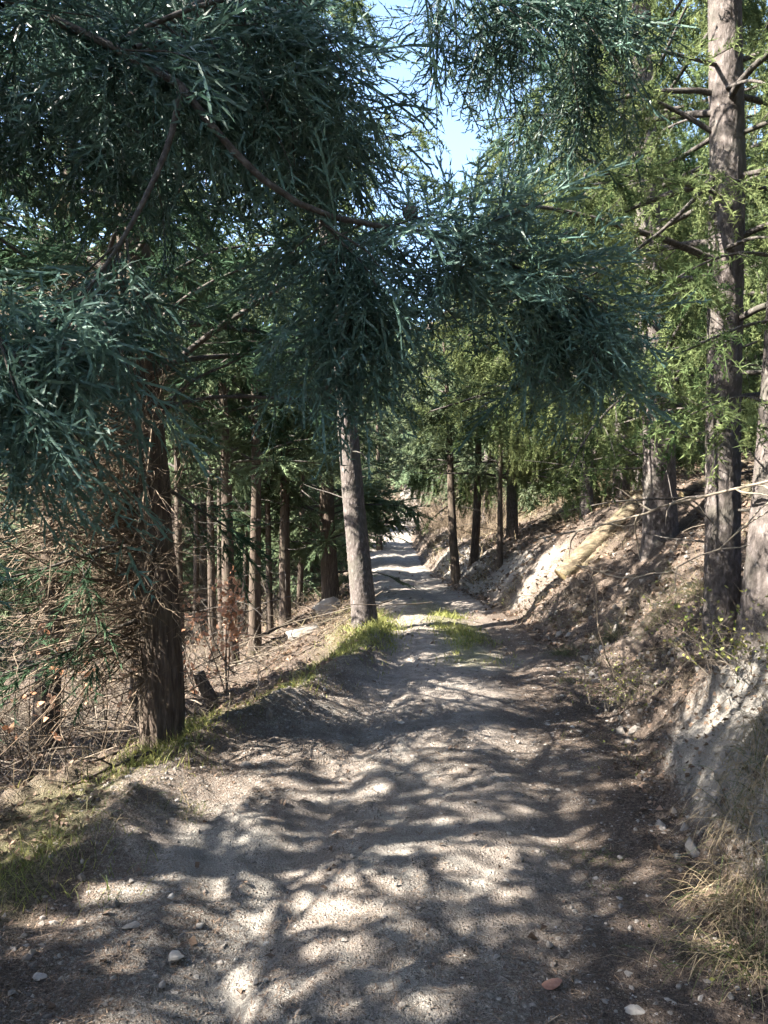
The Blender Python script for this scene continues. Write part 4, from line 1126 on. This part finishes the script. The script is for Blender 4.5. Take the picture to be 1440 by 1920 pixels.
for k, (x, y, s) in enumerate([(1.9, 28, .9), (3.2, 21.5, .8), (2.4, 33, 1.2), (1.8, 38, 1.2), (3.4, 30, 1.1), (2.6, 43, 1.3), (4.5, 36, 1.3), (-1.8, 30, .8), (-2.2, 36, 1.0), (3.6, 50, 1.5), (5.5, 47, 1.6), (0.2, 58, 1.5), (-1.5, 52, 1.5), (6.5, 40, 1.4), (2.9, 55, 1.5)]):
    copy_thing(B0, "tawny leafless shrub farther along the track", "leafless shrubs along the far track", (x, y, gz(x, y)), k * 1.3, s)
B1 = shrub("grey leafless bush below the verge among the trunks", (-3.2, 10.5, gz(-3.2, 10.5)), 1.1, .9, 60, 2, M_brush, r=.005)
for k, (x, y, s) in enumerate([(-4.2, 8.4, .9), (-3.9, 12.5, 1.1), (-5.2, 10.6, 1.2), (-3.1, 14.5, 1.1), (-2.6, 17, 1.1), (-5.5, 14, 1.2), (-6.5, 9, 1.2), (-7, 12, 1.3), (-2.3, 20, 1.1), (-4, 19, 1.3), (-5, 6.5, 1.0), (-6, 17, 1.4)]):
    copy_thing(B1, "grey leafless bush in the wood below the track", "leafless bushes in the wood", (x, y, gz(x, y)), k * 1.7, s)
p_ = hit(1180, 1330)
shrub("small olive-leaved shrub at the foot of the bank beside the clay", p_, .34, .8, 40, 3, M_brush, M_grass, r=.0025, lsize=.022, nleaf=700, name="shrub")
shrub("brown twiggy shrub on the bank right below the log end", hit(1085, 1130), .42, .9, 60, 4, M_brush, None, r=.003)
shrub("dark low shrub under the broad trunk at the right edge", hit(1420, 1262), .40, .9, 40, 5, M_brush, M_grass, r=.003, lsize=.03, nleaf=800, name="shrub")
shrub("dry twiggy shrub beside the foot of the leaning grey trunk", hit(655, 1185), .5, .9, 40, 6, M_twig, None, r=.003, tint=(3, 1.6))
shrub("small bright green plant on the bank left of the broad trunk", hit(1305, 1142), .12, 1.2, 12, 7, M_grass, M_grass, r=.002, lsize=.06, nleaf=60, name="plant")
shrub("tiny green plant in the litter at the foot of the clay bank", hit(1190, 1418), .05, 1.2, 8, 8, M_grass, M_grass, r=.001, lsize=.025, nleaf=40, name="plant")
shrub("green clover-like plant at the bottom right corner", hit(1405, 1865), .05, 1.2, 8, 9, M_grass, M_grass, r=.001, lsize=.022, nleaf=50, name="plant")

def oak(label, px, py, Y, h, n, seed, spread=.35):
    rng = RNG(860 + seed); x = (px - 720) / F * Y; p = np.array([x, Y, gz(x, Y)])
    t = thing("oak_sapling", label, "sapling", p)
    A = wander(np.zeros((4, 3)), np.c_[rng.normal(0, .14, (4, 2)), np.ones(4)], h * rng.uniform(.75, 1.05, 4), 9, .05, 0, rng)
    q, dd = along(rng, A[:, 3:], 5, .8); B = wander(q, dd, rng.uniform(.2, .6, len(q)) * spread * 1.6, 6, .12, 0.01, rng)
    V, Q = join([tubes(A, .009 * np.linspace(1, .3, 9)[None].repeat(4, 0), 6), tubes(B, .003 * np.linspace(1, .4, 6)[None].repeat(len(q), 0), 6)])
    stem = link("stem", mesh_from("stem", V, Q, M_brush, np.full(len(V), .4), True), t)
    P, _ = along(rng, B, max(1, n // len(q)), .3); P = P + rng.normal(0, .035, P.shape); m = len(P)
    a = norm(rng.normal(size=(m, 3)) + np.array([0, 0, -.4])) * rng.uniform(.06, .11, (m, 1)); b = norm(np.cross(a, rng.normal(size=(m, 3)))) * .022
    f = norm(np.cross(a, b)) * .012
    VV = np.stack([P, P + a * .3 - b * .7 + f, P + a * .7 - b + f, P + a, P + a * .7 + b + f, P + a * .3 + b * .7 + f], 1).reshape(-1, 3)
    i = np.arange(m)[:, None] * 6
    link("leaves", mesh_from("leaves", VV, i + np.arange(6)[None], M_oak, np.repeat(rng.random(m), 6)), stem, kind="stuff")
oak("oak sapling holding a bright clump of brown leaves right of the thick trunk", 425, 1270, 8.6, 1.55, 280, 1, .36)
oak("lower oak sapling with few brown leaves against the slope", 372, 1300, 9.0, 1.0, 60, 2, .30)
oak("oak sapling with scattered rusty leaves in front of the twigs at the left edge", 60, 1330, 6.2, 1.2, 40, 3, .5)
oak("thin oak sapling with rusty leaves left of the thick trunk", 200, 1330, 6.8, 1.1, 30, 4, .4)

def build_bank_twigs():
    rng = RNG(901)
    def dens(x, y):
        dl, dr = masks(x, y)
        return np.where(dr > .1, 1.0, 0) * (1 - sstep(2.5, 4, dr)) * (5 / np.maximum(y, 5)) ** .6
    P = scatter(520, (.8, 8), (3.2, 18), dens, rng); n = len(P); P[:, 2] += .01
    a = rng.uniform(0, 6.28, n); d = np.c_[np.cos(a), np.sin(a), rng.normal(.25, .3, n)]
    A = wander(P, d, rng.uniform(.15, .7, n), 6, .14, .03, rng)
    V, Q = tubes(A, rng.uniform(.0018, .0045, n)[:, None] * np.linspace(1, .4, 6)[None], 3)
    link("twig_litter", mesh_from("twig_litter", V, Q, M_brush, np.repeat(rng.beta(1.5, 1.5, n), 18)), kind="stuff", label="dead twigs lying all over the right bank", category="litter")
build_bank_twigs()
for k, (px, py, L, g) in enumerate([(1090, 1160, .26, .3), (1190, 1130, .3, .3), (1260, 1090, .28, .5), (1120, 1050, .34, .2), (1165, 1020, .34, .2), (1280, 1220, .24, .3), (1215, 1240, .2, .4), (1100, 1255, .2, .6), (1010, 1130, .28, .2), (960, 1110, .26, .2), (1330, 1250, .22, .3), (1060, 1060, .3, .3)]):
    tuft(("straw tuft just above the dark green tuft by the bend", "straw tuft beside the pale sapling's upper stem", "greenish tuft high on the bank below the sunlit trunk", "straw tuft right beside the cut end of the log", "straw tuft against the middle of the cut log",
          "straw tuft on the sunlit patch left of the straight trunk's foot", "short tuft above the small olive-leaved shrub", "low green tuft at the very foot of the bank by the sapling", "straw tuft on the pale clay below the log end", "straw tuft farthest along the clay bank", "short straw tuft beneath the straight trunk", "straw tuft just left of the log's sawn end")[k], px, py, 110, L, g, (-.4, -.2), .5, .12, 40 + k, group="small grass tufts on the right bank")
for k, (px, py, h) in enumerate([(1140, 1320, .26), (1250, 1300, .3), (1060, 1180, .3), (1300, 1190, .25), (990, 1150, .35)]):
    shrub(("low shrub left of the olive-leaved one at the bank foot", "low shrub between the olive-leaved shrub and the broad trunk", "low shrub at the bank foot beside the bend", "low shrub left of the straight trunk's foot", "low shrub on the clay where the bank bends")[k], hit(px, py), h, .9, 34, 20 + k, M_brush, M_leaf if k % 2 else M_grass, "low twiggy shrubs on the right bank", r=.0022, lsize=.02, nleaf=220, name="shrub")

def build_clods():
    rng = RNG(911)
    def dens(x, y):
        dl, dr = masks(x, y)
        k = np.where((dr > -.05) & (dr < 1.8), 1.0, 0) * np.clip(.35 + 1.3 * fbm(x * 1.4, y * 1.4 + 33, 3), 0, 1) + .35 * np.exp(-((dl + .25) / .25) ** 2)
        return k * (4 / np.maximum(y, 4)) ** .7
    P = scatter(1500, (-3, 6), (2.4, 17), dens, rng); n = len(P)
    r = .011 * (1 - rng.random(n)) ** -.5; r = np.clip(r, .01, np.where(P[:, 0] < 0, .018, .05))
    V = (ICO_V[None] * (1 + rng.normal(0, .2, (n, 12, 1))) * rng.uniform(.6, 1.3, (n, 1, 3))) * r[:, None, None] + P[:, None]
    Fc = ICO_F[None] + (np.arange(n) * 12)[:, None, None]
    link("earth_clods", mesh_from("earth_clods", V.reshape(-1, 3), Fc.reshape(-1, 3), M_stone, np.repeat(np.clip(rng.normal(.25, .2, n), 0, .8), 12)), kind="stuff",
         label="crumbled clods and stones along the banks of the track", category="clods")
build_clods()
